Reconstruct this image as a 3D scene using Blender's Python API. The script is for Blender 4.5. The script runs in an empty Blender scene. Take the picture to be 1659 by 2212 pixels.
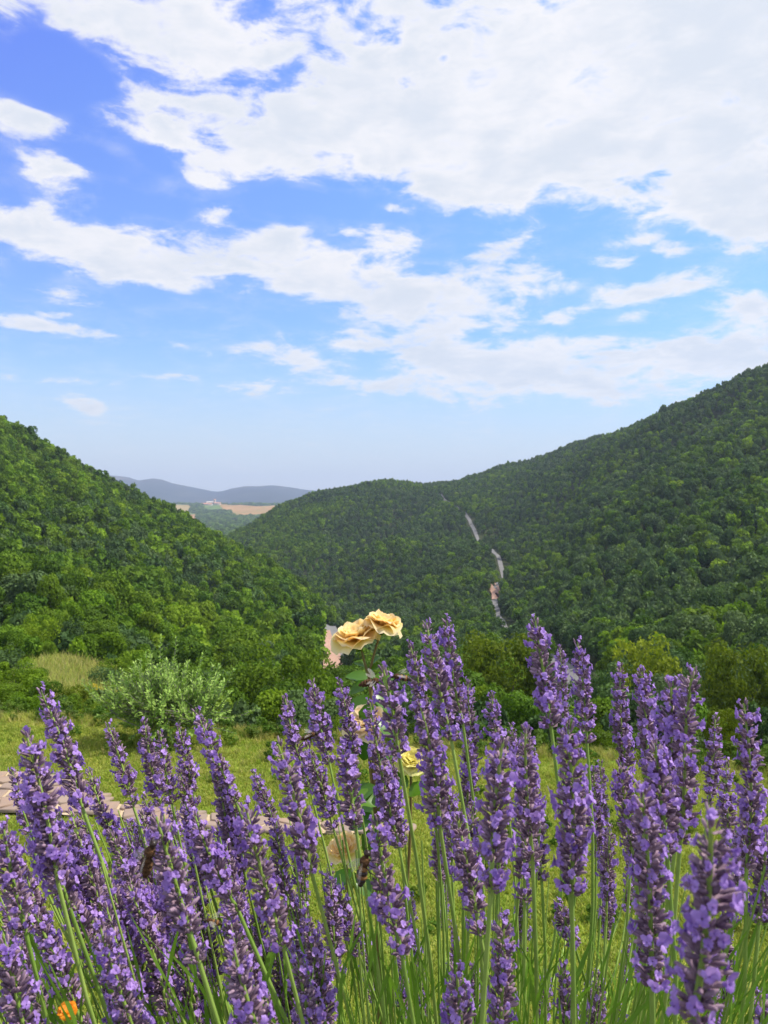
import bpy, math, random
import numpy as np
from mathutils import Vector, Matrix, noise as mnoise

R = math.radians
rng = random.Random(7)
nr = np.random.RandomState(7)
S = bpy.context.scene
COL = S.collection
F = 1720.0                     # focal length in the units of the photo measurements
CZ = 3.5                       # camera height above the lawn
SUN_EL, SUN_AZ = 55.0, 84.0    # azimuth measured from the view direction to the right

# ------------------------------------------------------------------ camera
cam = bpy.data.cameras.new('camera')
cam.lens = 28; cam.sensor_width = 36
cam.clip_start = 0.02; cam.clip_end = 30000
cam.dof.use_dof = True; cam.dof.focus_distance = 0.75; cam.dof.aperture_fstop = 30
camo = bpy.data.objects.new('camera', cam)
camo.location = (0, 0, CZ); camo.rotation_euler = (R(90), 0, 0)
COL.objects.link(camo); S.camera = camo
S.view_settings.view_transform = 'Standard'
S.view_settings.look = 'None'
S.view_settings.exposure = 0.18
S.view_settings.gamma = 1.0
S.view_settings.use_curve_mapping = False
S.render.engine = 'CYCLES'
S.cycles.max_bounces = 6
S.cycles.diffuse_bounces = 3
S.cycles.transmission_bounces = 4
S.cycles.volume_bounces = 0
S.cycles.transparent_max_bounces = 8

# ------------------------------------------------------------------ node helpers
class NT:
    def __init__(s, tree):
        s.t = tree; s.n = tree.nodes; s.l = tree.links
        s.n.clear()
    def node(s, typ, **kw):
        n = s.n.new(typ)
        for k, v in kw.items():
            setattr(n, k, v)
        return n
    def set(s, sock, v):
        if isinstance(v, bpy.types.NodeSocket): s.l.new(v, sock)
        elif v is not None: sock.default_value = v
    def math(s, op, a, b=None, c=None, clamp=False):
        n = s.node('ShaderNodeMath', operation=op, use_clamp=clamp)
        s.set(n.inputs[0], a)
        if b is not None: s.set(n.inputs[1], b)
        if c is not None: s.set(n.inputs[2], c)
        return n.outputs[0]
    def mix(s, f, a, b, mode='MIX'):
        n = s.node('ShaderNodeMix', data_type='RGBA', blend_type=mode)
        s.set(n.inputs[0], f); s.set(n.inputs[6], a); s.set(n.inputs[7], b)
        return n.outputs[2]
    def rng(s, v, a, b, c=0.0, d=1.0, smooth=False):
        n = s.node('ShaderNodeMapRange')
        if smooth: n.interpolation_type = 'SMOOTHSTEP'
        s.set(n.inputs[0], v); s.set(n.inputs[1], a); s.set(n.inputs[2], b); s.set(n.inputs[3], c); s.set(n.inputs[4], d)
        return n.outputs[0]
    def noise(s, vec, scale, detail=4.0, rough=0.5, dist=0.0):
        n = s.node('ShaderNodeTexNoise')
        if vec is not None: s.l.new(vec, n.inputs['Vector'])
        n.inputs['Scale'].default_value = scale; n.inputs['Detail'].default_value = detail
        n.inputs['Roughness'].default_value = rough; n.inputs['Distortion'].default_value = dist
        return n.outputs[0]

def c4(c): return (c[0], c[1], c[2], 1.0)

# ------------------------------------------------------------------ world: sky and clouds
W = bpy.data.worlds.new('World'); S.world = W; W.use_nodes = True
w = NT(W.node_tree)
sky = w.node('ShaderNodeTexSky', sky_type='NISHITA')
sky.sun_disc = False; sky.sun_elevation = R(SUN_EL); sky.sun_rotation = R(SUN_AZ)
sky.altitude = 300; sky.air_density = 1.0; sky.dust_density = 0.7; sky.ozone_density = 1.6
tc = w.node('ShaderNodeTexCoord')
sep = w.node('ShaderNodeSeparateXYZ'); w.l.new(tc.outputs['Generated'], sep.inputs[0])
dx, dy, dz = sep.outputs
az = w.math('ARCTAN2', dx, dy)                     # 0 along the valley, positive to the right
el = w.math('ARCSINE', dz)
ae = w.node('ShaderNodeCombineXYZ'); w.l.new(az, ae.inputs[0]); w.l.new(el, ae.inputs[1])
# cloud layer coordinates: a flat deck seen in perspective
zz = w.math('ADD', w.math('MAXIMUM', dz, 0.0), 0.10)
pl = w.node('ShaderNodeCombineXYZ')
w.l.new(w.math('DIVIDE', dx, zz), pl.inputs[0]); w.l.new(w.math('DIVIDE', dy, zz), pl.inputs[1])
plv = pl.outputs[0]
def azel(X, Y):
    u = (X - 829.5) / F; v = (1106 - Y) / F
    return math.atan2(u, 1), math.atan2(v, math.hypot(u, 1))
CLOUDS = [  # cx cy rx ry tilt amount
 (1250, 90, 900, 210, 0, .95), (1150, 260, 420, 130, 0, .6), (230, 22, 400, 75, -6, .95), (15, 55, 55, 60, 0, .8), (1560, 220, 300, 240, 0, .8),
 (690, 265, 230, 115, 0, .85), (1040, 350, 290, 100, -12, .8), (1010, 420, 150, 55, -10, .5), (1350, 330, 260, 70, 5, .7), (1560, 420, 170, 90, -25, .8), (1640, 490, 90, 60, 0, .6),
 (430, 90, 110, 50, -25, .7), (320, 208, 130, 36, -10, .66), (455, 205, 90, 52, 0, .6), (310, 278, 150, 34, -14, .8), (520, 310, 110, 45, 0, .7), (400, 300, 80, 34, -20, .4), (135, 382, 95, 44, -20, .72), (75, 272, 120, 34, -8, .66), (485, 372, 105, 38, 4, .85),
 (120, 515, 240, 62, -6, .85), (370, 555, 250, 60, -4, .85), (330, 610, 130, 28, -3, .6), (580, 515, 90, 34, 10, .6), (470, 463, 70, 26, -5, .55), (690, 590, 200, 58, -15, .85), (880, 640, 250, 68, -10, .9), (1040, 640, 100, 70, -30, .5),
 (830, 518, 90, 32, -5, .62), (745, 497, 40, 18, 0, .5), (1090, 537, 78, 36, 5, .72), (1165, 605, 78, 36, -8, .68), (1425, 622, 140, 34, 4, .75), (1325, 567, 66, 18, 0, .6), (1455, 538, 46, 18, 0, .6), (1350, 525, 66, 15, 4, .5),
 (1615, 665, 90, 40, -5, .65), (1395, 682, 55, 18, 0, .5), (1225, 684, 60, 18, 8, .5), (155, 640, 82, 20, -2, .65), (45, 695, 75, 17, -4, .6), (180, 719, 85, 17, -5, .6), (115, 678, 40, 10, 0, .45), (860, 450, 48, 12, -5, .5),
 (950, 770, 330, 50, -4, .62), (1250, 800, 480, 85, 0, .75), (620, 780, 120, 32, -8, .55), (970, 722, 75, 30, 0, .55), (780, 742, 60, 22, 0, .5), (540, 840, 110, 20, 3, .42), (1560, 760, 160, 60, 8, .5), (800, 830, 260, 26, 0, .4),
 (175, 870, 50, 24, -10, .70), (360, 815, 90, 10, 0, .25), (120, 820, 140, 10, 0, .22), (410, 755, 60, 10, -10, .25),
 # openings
 (640, 165, 75, 34, 0, -.75), (885, 178, 42, 22, 0, -.55), (958, 130, 18, 12, 0, -.6), (520, 160, 60, 50, 40, -.35), (380, 243, 90, 16, 5, -.45), (560, 215, 26, 60, -20, -.35), (200, 175, 90, 30, -10, -.5), (190, 330, 90, 30, -15, -.5), (90, 135, 170, 80, -15, -.9), (1180, 400, 60, 20, 0, -.25), (1000, 290, 22, 14, 0, -.4), (1420, 385, 70, 24, 25, -.4), (300, 430, 180, 25, -5, -.3), (20, 430, 50, 20, 0, -.2), (330, 485, 60, 10, 0, -.25), (640, 430, 260, 34, -6, -.4),
 (330, 340, 90, 24, -30, -.35),
]
acc = None
for (cx, cy, rx, ry, rot, amt) in CLOUDS:
    a0, e0 = azel(cx, cy)
    m = w.node('ShaderNodeMapping', vector_type='TEXTURE')
    ca = math.cos(a0)
    m.inputs['Location'].default_value = (a0, e0, 0)
    m.inputs['Rotation'].default_value = (0, 0, R(rot))
    m.inputs['Scale'].default_value = (rx / F * ca * 1.12, ry / F * ca * 1.12, 1)
    w.l.new(ae.outputs[0], m.inputs[0])
    ln = w.node('ShaderNodeVectorMath', operation='LENGTH'); w.l.new(m.outputs[0], ln.inputs[0])
    g = w.rng(ln.outputs['Value'], 0.15, 1.15, amt, 0.0, smooth=True)
    acc = g if acc is None else w.math('ADD', acc, g)
acc = w.math('MINIMUM', acc, 1.0)
# outside the part of the sky seen, the broken cloud goes on by itself
inside = w.math('MULTIPLY', w.rng(w.math('ABSOLUTE', az), 0.50, 0.70, 1, 0, True), w.rng(el, 0.55, 0.75, 1, 0, True))
bias = w.math('ADD', w.math('MULTIPLY', acc, inside), w.math('MULTIPLY', w.math('SUBTRACT', 1.0, inside), w.rng(el, 0.05, 0.5, 0.1, 0.55)))
n1 = w.noise(plv, 1.6, 8, 0.60, 0.25)
n2 = w.noise(plv, 7.0, 9, 0.66, 0.3)
mpn = w.node('ShaderNodeMapping'); mpn.inputs['Scale'].default_value = (13, 30, 1); w.l.new(ae.outputs[0], mpn.inputs[0])
n4 = w.noise(mpn.outputs[0], 1.0, 9, 0.62, 0.3)
nn = w.math('ADD', w.math('MULTIPLY', w.math('SUBTRACT', n1, 0.5), 0.7), w.math('MULTIPLY', w.math('SUBTRACT', n2, 0.5), 0.8))
nn = w.math('ADD', nn, w.math('MULTIPLY', w.math('SUBTRACT', n4, 0.5), 2.3))
dens = w.math('ADD', w.math('MULTIPLY', nn, w.math('MULTIPLY', w.rng(acc, 0.0, 0.12, 0.55, 1.35), w.rng(acc, 0.85, 1.0, 1.15, 0.7))), bias)
cov = w.rng(dens, 0.04, 0.84, 0.0, 1.0, True)
cov = w.math('POWER', cov, 0.85)
veil = w.rng(dens, -0.25, 0.45, 0.0, 0.26, True)
cov = w.math('MAXIMUM', cov, w.math('MULTIPLY', veil, w.rng(n2, 0.30, 0.62)))
cov = w.math('MULTIPLY', cov, w.rng(el, 0.02, 0.30, 0.80, 0.97))
n3 = w.noise(plv, 2.4, 7, 0.6)
shade = w.rng(w.math('ADD', w.math('MULTIPLY', dens, 0.35), n3), 0.60, 1.05, 0.0, 1.0, True)
ccol = w.mix(shade, (8.9, 8.75, 8.8, 1), (6.9, 7.3, 7.9, 1))
# deep blue above, pale at the horizon
skc = w.mix(1.0, sky.outputs[0], w.mix(w.rng(el, 0.0, 0.55), (1.15, 1.45, 1.58, 1), (1.12, 1.75, 2.55, 1)), 'MULTIPLY')
left = w.math('MULTIPLY', w.rng(az, 0.15, -0.5), w.rng(el, 0.15, 0.5))
skc = w.mix(left, skc, w.mix(1.0, skc, (0.88, 0.70, 1.05, 1), 'MULTIPLY'))
skc = w.mix(w.rng(el, 0.23, -0.02, 0.0, 0.92, True), skc, (7.3, 7.5, 7.75, 1))
fin = w.mix(cov, skc, ccol)
bg = w.node('ShaderNodeBackground'); bg.inputs['Strength'].default_value = 0.1
w.l.new(fin, bg.inputs['Color'])
wo = w.node('ShaderNodeOutputWorld'); w.l.new(bg.outputs[0], wo.inputs[0])
W.cycles.sampling_method = 'MANUAL'; W.cycles.sample_map_resolution = 512

# ------------------------------------------------------------------ sun
sl = bpy.data.lights.new('sun', 'SUN'); sl.energy = 5.0; sl.angle = R(0.53); sl.color = (1.0, 0.95, 0.86)
so = bpy.data.objects.new('sun', sl); COL.objects.link(so)
sd = Vector((math.sin(R(SUN_AZ)) * math.cos(R(SUN_EL)), math.cos(R(SUN_AZ)) * math.cos(R(SUN_EL)), math.sin(R(SUN_EL))))
so.rotation_euler = sd.to_track_quat('Z', 'Y').to_euler(); so.location = (20, 5, 60)

# ------------------------------------------------------------------ object helpers
def px(X, Y, d):
    """the point at depth d metres down the valley seen at measured position X, Y"""
    return Vector(((X - 829.5) / F * d, d, CZ + (1106 - Y) / F * d))
def tag(o, label=None, cat=None, group=None, kind=None):
    if label: o['label'] = label
    if cat: o['category'] = cat
    if group: o['group'] = group
    if kind: o['kind'] = kind
    return o
def empty(name, loc, rz=0.0):
    o = bpy.data.objects.new(name, None); o.location = loc; o.rotation_euler = (0, 0, rz)
    o.empty_display_size = 0.1; COL.objects.link(o); return o
def np_mesh(name, verts, faces, mats=(), midx=None, attrs=None, smooth=False):
    """verts (n,3), faces: (m,k) array or list of such arrays"""
    me = bpy.data.meshes.new(name)
    fl = faces if isinstance(faces, (list, tuple)) else [faces]
    fl = [np.asarray(f, dtype=np.int32) for f in fl if len(f)]
    verts = np.asarray(verts, dtype=np.float32)
    me.vertices.add(len(verts)); me.vertices.foreach_set('co', verts.ravel())
    nl = sum(f.size for f in fl); nf = sum(len(f) for f in fl)
    me.loops.add(nl); me.polygons.add(nf)
    me.loops.foreach_set('vertex_index', np.concatenate([f.ravel() for f in fl]))
    tot = np.concatenate([np.full(len(f), f.shape[1], np.int32) for f in fl])
    st = np.concatenate([[0], np.cumsum(tot)[:-1]]).astype(np.int32)
    me.polygons.foreach_set('loop_start', st); me.polygons.foreach_set('loop_total', tot)
    if midx is not None: me.polygons.foreach_set('material_index', np.asarray(midx, np.int32))
    if smooth: me.polygons.foreach_set('use_smooth', np.ones(nf, bool))
    for m in mats: me.materials.append(m)
    if attrs:
        for k, (dom, v) in attrs.items():
            a = me.attributes.new(k, 'FLOAT', dom); a.data.foreach_set('value', np.asarray(v, np.float32))
    me.update(calc_edges=True)
    return me
def mobj(name, me, parent=None, loc=None):
    o = bpy.data.objects.new(name, me); COL.objects.link(o)
    if parent: o.parent = parent
    if loc is not None: o.location = loc
    return o
class MB:
    """collects small shapes into one mesh"""
    def __init__(s): s.v = []; s.f = {}; s.m = {}; s.n = 0; s.t = {}
    def add(s, v, f, mat=0, tint=0.5):
        f = np.asarray(f, np.int32); k = f.shape[1]
        s.f.setdefault(k, []).append(f + s.n); s.m.setdefault(k, []).append(np.full(len(f), mat)); s.t.setdefault(k, []).append(np.full(len(f), tint))
        s.v.append(np.asarray(v, float)); s.n += len(v)
    def mesh(s, name, mats, smooth=True):
        ks = sorted(s.f)
        return np_mesh(name, np.concatenate(s.v), [np.concatenate(s.f[k]) for k in ks], mats,
                       np.concatenate([np.concatenate(s.m[k]) for k in ks]),
                       {'tint': ('FACE', np.concatenate([np.concatenate(s.t[k]) for k in ks]))}, smooth)
    def tube(s, pts, rad, sides=6, mat=0, tint=0.5, cap=True):
        pts = [Vector(p) for p in pts]; n = len(pts); vs = []
        up = Vector((0.3, 1, 0.2)).normalized()
        for i, p in enumerate(pts):
            t = (pts[min(i + 1, n - 1)] - pts[max(i - 1, 0)]).normalized()
            a = t.cross(up).normalized(); b = t.cross(a)
            r = rad[i] if hasattr(rad, '__len__') else rad
            for k in range(sides):
                q = 2 * math.pi * k / sides
                vs.append(p + a * (r * math.cos(q)) + b * (r * math.sin(q)))
        fs = [(i * sides + k, i * sides + (k + 1) % sides, (i + 1) * sides + (k + 1) % sides, (i + 1) * sides + k) for i in range(n - 1) for k in range(sides)]
        s.add(vs, fs, mat, tint)
        if cap:
            m = len(vs)
            c = [pts[0], pts[-1]]; base = s.n
            s.add([vs[k] for k in range(sides)] + [c[0]] + [vs[m - sides + k] for k in range(sides)] + [c[1]],
                  [(k, sides, (k + 1) % sides) for k in range(sides)] + [(sides + 1 + k, sides + 1 + (k + 1) % sides, 2 * sides + 1) for k in range(sides)], mat, tint)
    def blob(s, c, r, rot=None, seg=10, rings=6, mat=0, tint=0.5, prof=None):
        """ellipsoid (r = 3 radii) about c, z its long axis before rot"""
        vs = []; fs = []
        for i in range(rings + 1):
            th = math.pi * i / rings; k0 = prof(i / rings) if prof else 1
            for k in range(seg):
                ph = 2 * math.pi * k / seg
                p = Vector((r[0] * math.sin(th) * math.cos(ph) * k0, r[1] * math.sin(th) * math.sin(ph) * k0, -r[2] * math.cos(th)))
                if rot is not None: p = rot @ p
                vs.append(p + Vector(c))
        for i in range(rings):
            for k in range(seg):
                fs.append((i * seg + k, i * seg + (k + 1) % seg, (i + 1) * seg + (k + 1) % seg, (i + 1) * seg + k))
        s.add(vs, fs, mat, tint)

# ------------------------------------------------------------------ materials
def mat_leaf(name, ca, cb, cc, trans=0.35, rough=0.6, rnd=0.5, spec=0.08, objrand=True):
    """leaves: three greens mixed by the leaf's own tint and by the plant"""
    m = bpy.data.materials.new(name); m.use_nodes = True; t = NT(m.node_tree)
    at = t.node('ShaderNodeAttribute', attribute_name='tint')
    f = at.outputs['Fac']
    col = t.mix(t.rng(f, 0.0, 1.0), c4(ca), c4(cb))
    if objrand:
        oi = t.node('ShaderNodeObjectInfo')
        col = t.mix(t.math('MULTIPLY', oi.outputs['Random'], rnd), col, c4(cc))
        col = t.mix(1.0, col, t.mix(t.math('FRACT', t.math('MULTIPLY', oi.outputs['Random'], 17.3)), (0.62, 0.66, 0.68, 1), (1.25, 1.22, 1.1, 1)), 'MULTIPLY')
    p = t.node('ShaderNodeBsdfPrincipled'); t.l.new(col, p.inputs['Base Color'])
    p.inputs['Roughness'].default_value = rough; p.inputs['Specular IOR Level'].default_value = spec
    tr = t.node('ShaderNodeBsdfTranslucent'); t.l.new(t.mix(1.0, col, (1.25, 1.35, 0.7, 1), 'MULTIPLY'), tr.inputs['Color'])
    mx = t.node('ShaderNodeMixShader'); mx.inputs[0].default_value = trans
    t.l.new(p.outputs[0], mx.inputs[1]); t.l.new(tr.outputs[0], mx.inputs[2])
    o = t.node('ShaderNodeOutputMaterial'); t.l.new(mx.outputs[0], o.inputs[0])
    return m
def mat_plain(name, ca, cb=None, scale=40, rough=0.7, trans=0.0, tcol=None, bump=0.0, detail=4, spec=0.3, tint=True):
    m = bpy.data.materials.new(name); m.use_nodes = True; t = NT(m.node_tree)
    cb = cb or ca
    co = t.node('ShaderNodeTexCoord')
    n = t.noise(co.outputs['Object'], scale, detail, 0.6)
    f = t.rng(n, 0.3, 0.7)
    if tint:
        at = t.node('ShaderNodeAttribute', attribute_name='tint')
        f = t.math('ADD', t.math('MULTIPLY', f, 0.5), t.math('MULTIPLY', at.outputs['Fac'], 0.5))
    col = t.mix(f, c4(ca), c4(cb))
    p = t.node('ShaderNodeBsdfPrincipled'); t.l.new(col, p.inputs['Base Color'])
    p.inputs['Roughness'].default_value = rough; p.inputs['Specular IOR Level'].default_value = spec
    if bump:
        b = t.node('ShaderNodeBump'); b.inputs['Strength'].default_value = bump; b.inputs['Distance'].default_value = 0.02
        t.l.new(n, b.inputs['Height']); t.l.new(b.outputs[0], p.inputs['Normal'])
    out = p.outputs[0]
    if trans:
        tr = t.node('ShaderNodeBsdfTranslucent')
        if tcol: tr.inputs['Color'].default_value = c4(tcol)
        else: t.l.new(col, tr.inputs['Color'])
        mx = t.node('ShaderNodeMixShader'); mx.inputs[0].default_value = trans
        t.l.new(out, mx.inputs[1]); t.l.new(tr.outputs[0], mx.inputs[2]); out = mx.outputs[0]
    o = t.node('ShaderNodeOutputMaterial'); t.l.new(out, o.inputs[0])
    return m

M = {}
M['wood_leaf'] = mat_leaf('broadleaf', (0.040, 0.100, 0.010), (0.150, 0.270, 0.020), (0.15, 0.20, 0.018), 0.30, rnd=0.45)
M['oak_leaf'] = mat_leaf('oak_leaf', (0.030, 0.074, 0.022), (0.105, 0.185, 0.048), (0.155, 0.205, 0.085), 0.25, rnd=0.6)
M['bright_leaf'] = mat_leaf('bright_leaf', (0.068, 0.148, 0.010), (0.215, 0.350, 0.022), (0.21, 0.26, 0.020), 0.35, rnd=0.5)
M['yellow_leaf'] = mat_leaf('yellow_green_leaf', (0.17, 0.22, 0.014), (0.34, 0.38, 0.03), (0.2, 0.24, 0.03), 0.35, objrand=False)
M['lime_leaf'] = mat_leaf('olive_green_leaf', (0.06, 0.095, 0.008), (0.19, 0.24, 0.016), (0.1, 0.14, 0.02), 0.35, objrand=False)
M['olive_leaf'] = mat_leaf('olive_leaf', (0.17, 0.30, 0.045), (0.42, 0.57, 0.14), (0.2, 0.3, 0.1), 0.2, objrand=False, rough=0.45)
M['bark'] = mat_plain('bark', (0.045, 0.035, 0.025), (0.12, 0.10, 0.08), 12, 0.9, bump=0.6)
M['grey_bark'] = mat_plain('grey_bark', (0.14, 0.13, 0.11), (0.26, 0.24, 0.2), 30, 0.9, bump=0.5)

def ground_mat():
    m = bpy.data.materials.new('forest_floor'); m.use_nodes = True; t = NT(m.node_tree)
    g = t.node('ShaderNodeNewGeometry').outputs['Position']
    n1 = t.noise(g, 0.05, 6, 0.6); n2 = t.noise(g, 1.2, 5, 0.7)
    col = t.mix(t.rng(n2, 0.3, 0.7), (0.022, 0.032, 0.010, 1), (0.055, 0.065, 0.022, 1))
    dry = t.mix(t.rng(n2, 0.3, 0.7), (0.16, 0.15, 0.045, 1), (0.27, 0.22, 0.09, 1))
    at = t.node('ShaderNodeAttribute', attribute_name='dry')
    col = t.mix(t.rng(t.math('ADD', at.outputs['Fac'], t.math('MULTIPLY', n1, 0.35)), 0.5, 0.8), col, dry)
    p = t.node('ShaderNodeBsdfPrincipled'); t.l.new(col, p.inputs[0]); p.inputs['Roughness'].default_value = 0.95
    p.inputs['Specular IOR Level'].default_value = 0.1
    o = t.node('ShaderNodeOutputMaterial'); t.l.new(p.outputs[0], o.inputs[0]); return m
def lawn_mat(name='lawn', dryness=0.0):
    m = bpy.data.materials.new(name); m.use_nodes = True; t = NT(m.node_tree)
    g = t.node('ShaderNodeNewGeometry').outputs['Position']
    n1 = t.noise(g, 0.55, 5, 0.6); n2 = t.noise(g, 14, 5, 0.7); n3 = t.noise(g, 90, 3, 0.7)
    a = t.mix(t.rng(n2, 0.3, 0.7), (0.15, 0.24, 0.020, 1), (0.27, 0.36, 0.045, 1))
    b = t.mix(t.rng(n2, 0.3, 0.7), (0.30, 0.31, 0.06, 1), (0.42, 0.37, 0.11, 1))
    col = t.mix(t.rng(n1, 0.42 - dryness, 0.66 - dryness), a, b)
    col = t.mix(t.rng(n3, 0.35, 0.7, 0.0, 0.45), col, (0.04, 0.06, 0.015, 1))
    p = t.node('ShaderNodeBsdfPrincipled'); t.l.new(col, p.inputs[0]); p.inputs['Roughness'].default_value = 0.9
    p.inputs['Specular IOR Level'].default_value = 0.15
    bp = t.node('ShaderNodeBump'); bp.inputs['Strength'].default_value = 0.7; bp.inputs['Distance'].default_value = 0.03
    t.l.new(n2, bp.inputs['Height']); t.l.new(bp.outputs[0], p.inputs['Normal'])
    o = t.node('ShaderNodeOutputMaterial'); t.l.new(p.outputs[0], o.inputs[0]); return m
M['floor'] = ground_mat(); M['lawn'] = lawn_mat()

# ------------------------------------------------------------------ terrain
# canopy heights of the slopes along lines of sight: {column: [(depth, level)]}
TREE_H = 5.2
TAB = {
 -1500: [(40, 1300), (60, 1120), (90, 960), (130, 800), (180, 650), (240, 520), (300, 470), (420, 560), (700, 800), (1200, 1080)],
 -500: [(40, 1400), (60, 1220), (90, 1110), (130, 990), (180, 880), (240, 760), (310, 690), (420, 760), (550, 860), (700, 940), (1200, 1100)],
 0:    [(30, 1515), (40, 1480), (50, 1445), (60, 1290), (90, 1240), (130, 1170), (180, 1075), (240, 975), (320, 885), (420, 950), (550, 1010), (700, 1050), (1200, 1130)],
 130:  [(20, 1570), (30, 1530), (40, 1480), (50, 1430), (60, 1280), (90, 1240), (130, 1190), (180, 1120), (240, 1040), (320, 962), (420, 1000), (700, 1080), (1200, 1140)],
 260:  [(20, 1575), (30, 1550), (40, 1505), (50, 1465), (60, 1330), (90, 1290), (130, 1230), (180, 1160), (240, 1095), (330, 1036), (420, 1060), (700, 1110), (1200, 1150)],
 350:  [(20, 1590), (30, 1590), (45, 1590), (60, 1380), (90, 1330), (130, 1265), (180, 1200), (240, 1140), (340, 1086), (420, 1105), (700, 1150), (1200, 1165)],
 430:  [(20, 1600), (30, 1610), (45, 1620), (60, 1430), (90, 1360), (130, 1290), (180, 1230), (240, 1175), (340, 1132), (420, 1150), (700, 1190), (1200, 1165)],
 530:  [(20, 1610), (30, 1620), (45, 1640), (60, 1460), (90, 1395), (130, 1325), (180, 1265), (240, 1222), (320, 1198), (420, 1235), (550, 1215), (650, 1180), (800, 1136), (1000, 1175), (1200, 1170)],
 580:  [(20, 1610), (30, 1620), (45, 1640), (60, 1465), (90, 1400), (130, 1340), (180, 1282), (240, 1240), (310, 1222), (420, 1250), (520, 1225), (630, 1165), (800, 1104), (1000, 1140), (1200, 1165)],
 640:  [(20, 1610), (30, 1620), (45, 1650), (60, 1470), (90, 1410), (130, 1355), (180, 1305), (240, 1268), (300, 1250), (420, 1268), (500, 1240), (600, 1180), (700, 1118), (830, 1066), (1000, 1100), (1200, 1150)],
 730:  [(20, 1610), (30, 1620), (45, 1660), (60, 1480), (90, 1430), (130, 1390), (180, 1350), (240, 1316), (320, 1335), (420, 1285), (500, 1225), (600, 1165), (700, 1095), (830, 1045), (1000, 1080), (1200, 1150)],
 780:  [(20, 1610), (30, 1620), (45, 1660), (60, 1485), (90, 1435), (130, 1398), (180, 1365), (240, 1335), (320, 1320), (420, 1270), (520, 1205), (620, 1145), (720, 1080), (830, 1034), (1000, 1080), (1200, 1150)],
 870:  [(20, 1610), (30, 1620), (45, 1660), (60, 1490), (90, 1435), (130, 1400), (180, 1375), (240, 1342), (320, 1295), (420, 1245), (550, 1168), (700, 1092), (840, 1036), (1000, 1066), (1200, 1130)],
 905:  [(20, 1610), (30, 1620), (45, 1660), (60, 1490), (90, 1430), (130, 1395), (180, 1370), (240, 1337), (320, 1287), (420, 1237), (550, 1164), (700, 1100), (850, 1062), (950, 1053), (1200, 1120)],
 830:  [(20, 1610), (30, 1620), (45, 1660), (60, 1490), (90, 1440), (130, 1405), (180, 1380), (240, 1350), (320, 1305), (420, 1255), (550, 1175), (700, 1088), (835, 1034), (1000, 1070), (1200, 1140)],
 920:  [(20, 1610), (30, 1620), (45, 1660), (60, 1490), (90, 1430), (130, 1395), (180, 1370), (240, 1335), (320, 1285), (420, 1235), (550, 1162), (700, 1098), (850, 1056), (950, 1050), (1200, 1120)],
 1010: [(20, 1610), (30, 1620), (45, 1660), (60, 1480), (90, 1425), (130, 1390), (180, 1360), (240, 1325), (320, 1270), (420, 1212), (530, 1145), (600, 1108), (720, 1085), (850, 1045), (980, 1024), (1200, 1090)],
 1090: [(20, 1610), (30, 1620), (45, 1660), (60, 1470), (90, 1415), (130, 1380), (180, 1340), (240, 1300), (320, 1255), (420, 1215), (550, 1135), (700, 1058), (850, 1005), (930, 994), (1200, 1070)],
 1250: [(20, 1620), (30, 1630), (45, 1660), (60, 1470), (90, 1395), (130, 1350), (180, 1295), (240, 1235), (320, 1165), (420, 1092), (550, 1015), (700, 962), (820, 944), (1200, 1060)],
 1450: [(20, 1650), (30, 1660), (45, 1680), (60, 1460), (90, 1375), (130, 1300), (180, 1225), (240, 1140), (320, 1045), (420, 955), (540, 885), (640, 869), (900, 960), (1200, 1060)],
 1659: [(20, 1680), (30, 1690), (45, 1690), (60, 1440), (90, 1345), (130, 1260), (180, 1170), (240, 1070), (320, 955), (420, 850), (540, 778), (700, 850), (1200, 1040)],
 1900: [(20, 1700), (30, 1700), (45, 1680), (60, 1420), (90, 1320), (130, 1220), (180, 1120), (240, 1000), (320, 870), (420, 740), (500, 690), (700, 790), (1200, 1000)],
 3200: [(20, 1700), (30, 1700), (45, 1600), (60, 1380), (90, 1250), (130, 1130), (180, 1010), (240, 900), (330, 820), (500, 860), (700, 900), (1200, 1020)],
}
FARTAIL = [(1500, 1150), (2000, 1128), (2600, 1106), (3100, 1088), (3600, 1094), (4300, 1102)]
EDGE_X = [-1500, 0, 500, 829, 1250, 1659, 3200]; EDGE_D = [15.0, 13.9, 12.8, 12.3, 11.7, 10.9, 10.5]
def edge_d(X): return np.interp(X, EDGE_X, EDGE_D)
LD = np.linspace(math.log(9.0), math.log(4300.0), 520)
GX = np.linspace(-1500, 3200, 471)
_cols = sorted(TAB)
_prof = []
for X in _cols:
    e = float(edge_d(X)); pts = [(e, 1106 + 3.5 * F / e)] + [p for p in TAB[X] if p[0] > e + 3] + FARTAIL
    ds = []; ys = []
    for d, y in pts:
        if d >= 55: y += (1.10 if d < 450 else 0.7) * TREE_H * F / d * (1.0 if d < 1300 else 0.5)
        ds.append(math.log(d)); ys.append(y)
    p = np.interp(LD, ds, ys)
    near = LD < math.log(e)
    p[near] = 1106 + 3.5 * F / np.exp(LD[near])
    _prof.append(p)
_prof = np.array(_prof)
GY = np.empty((len(GX), len(LD)))
for j in range(len(LD)): GY[:, j] = np.interp(GX, _cols, _prof[:, j])
def _smooth(a, axis, n):
    k = np.hanning(n + 2)[1:-1]; k /= k.sum()
    b = np.pad(a, [(n // 2, n // 2) if i == axis else (0, 0) for i in range(2)], mode='edge')
    return np.apply_along_axis(lambda r: np.convolve(r, k, 'valid'), axis, b)
_sm = _smooth(_smooth(GY, 0, 9), 1, 11)
_wt = np.clip((LD[None, :] - np.log(edge_d(GX))[:, None]) / 0.25, 0, 1)
GY = GY * (1 - _wt) + _sm * _wt
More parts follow.
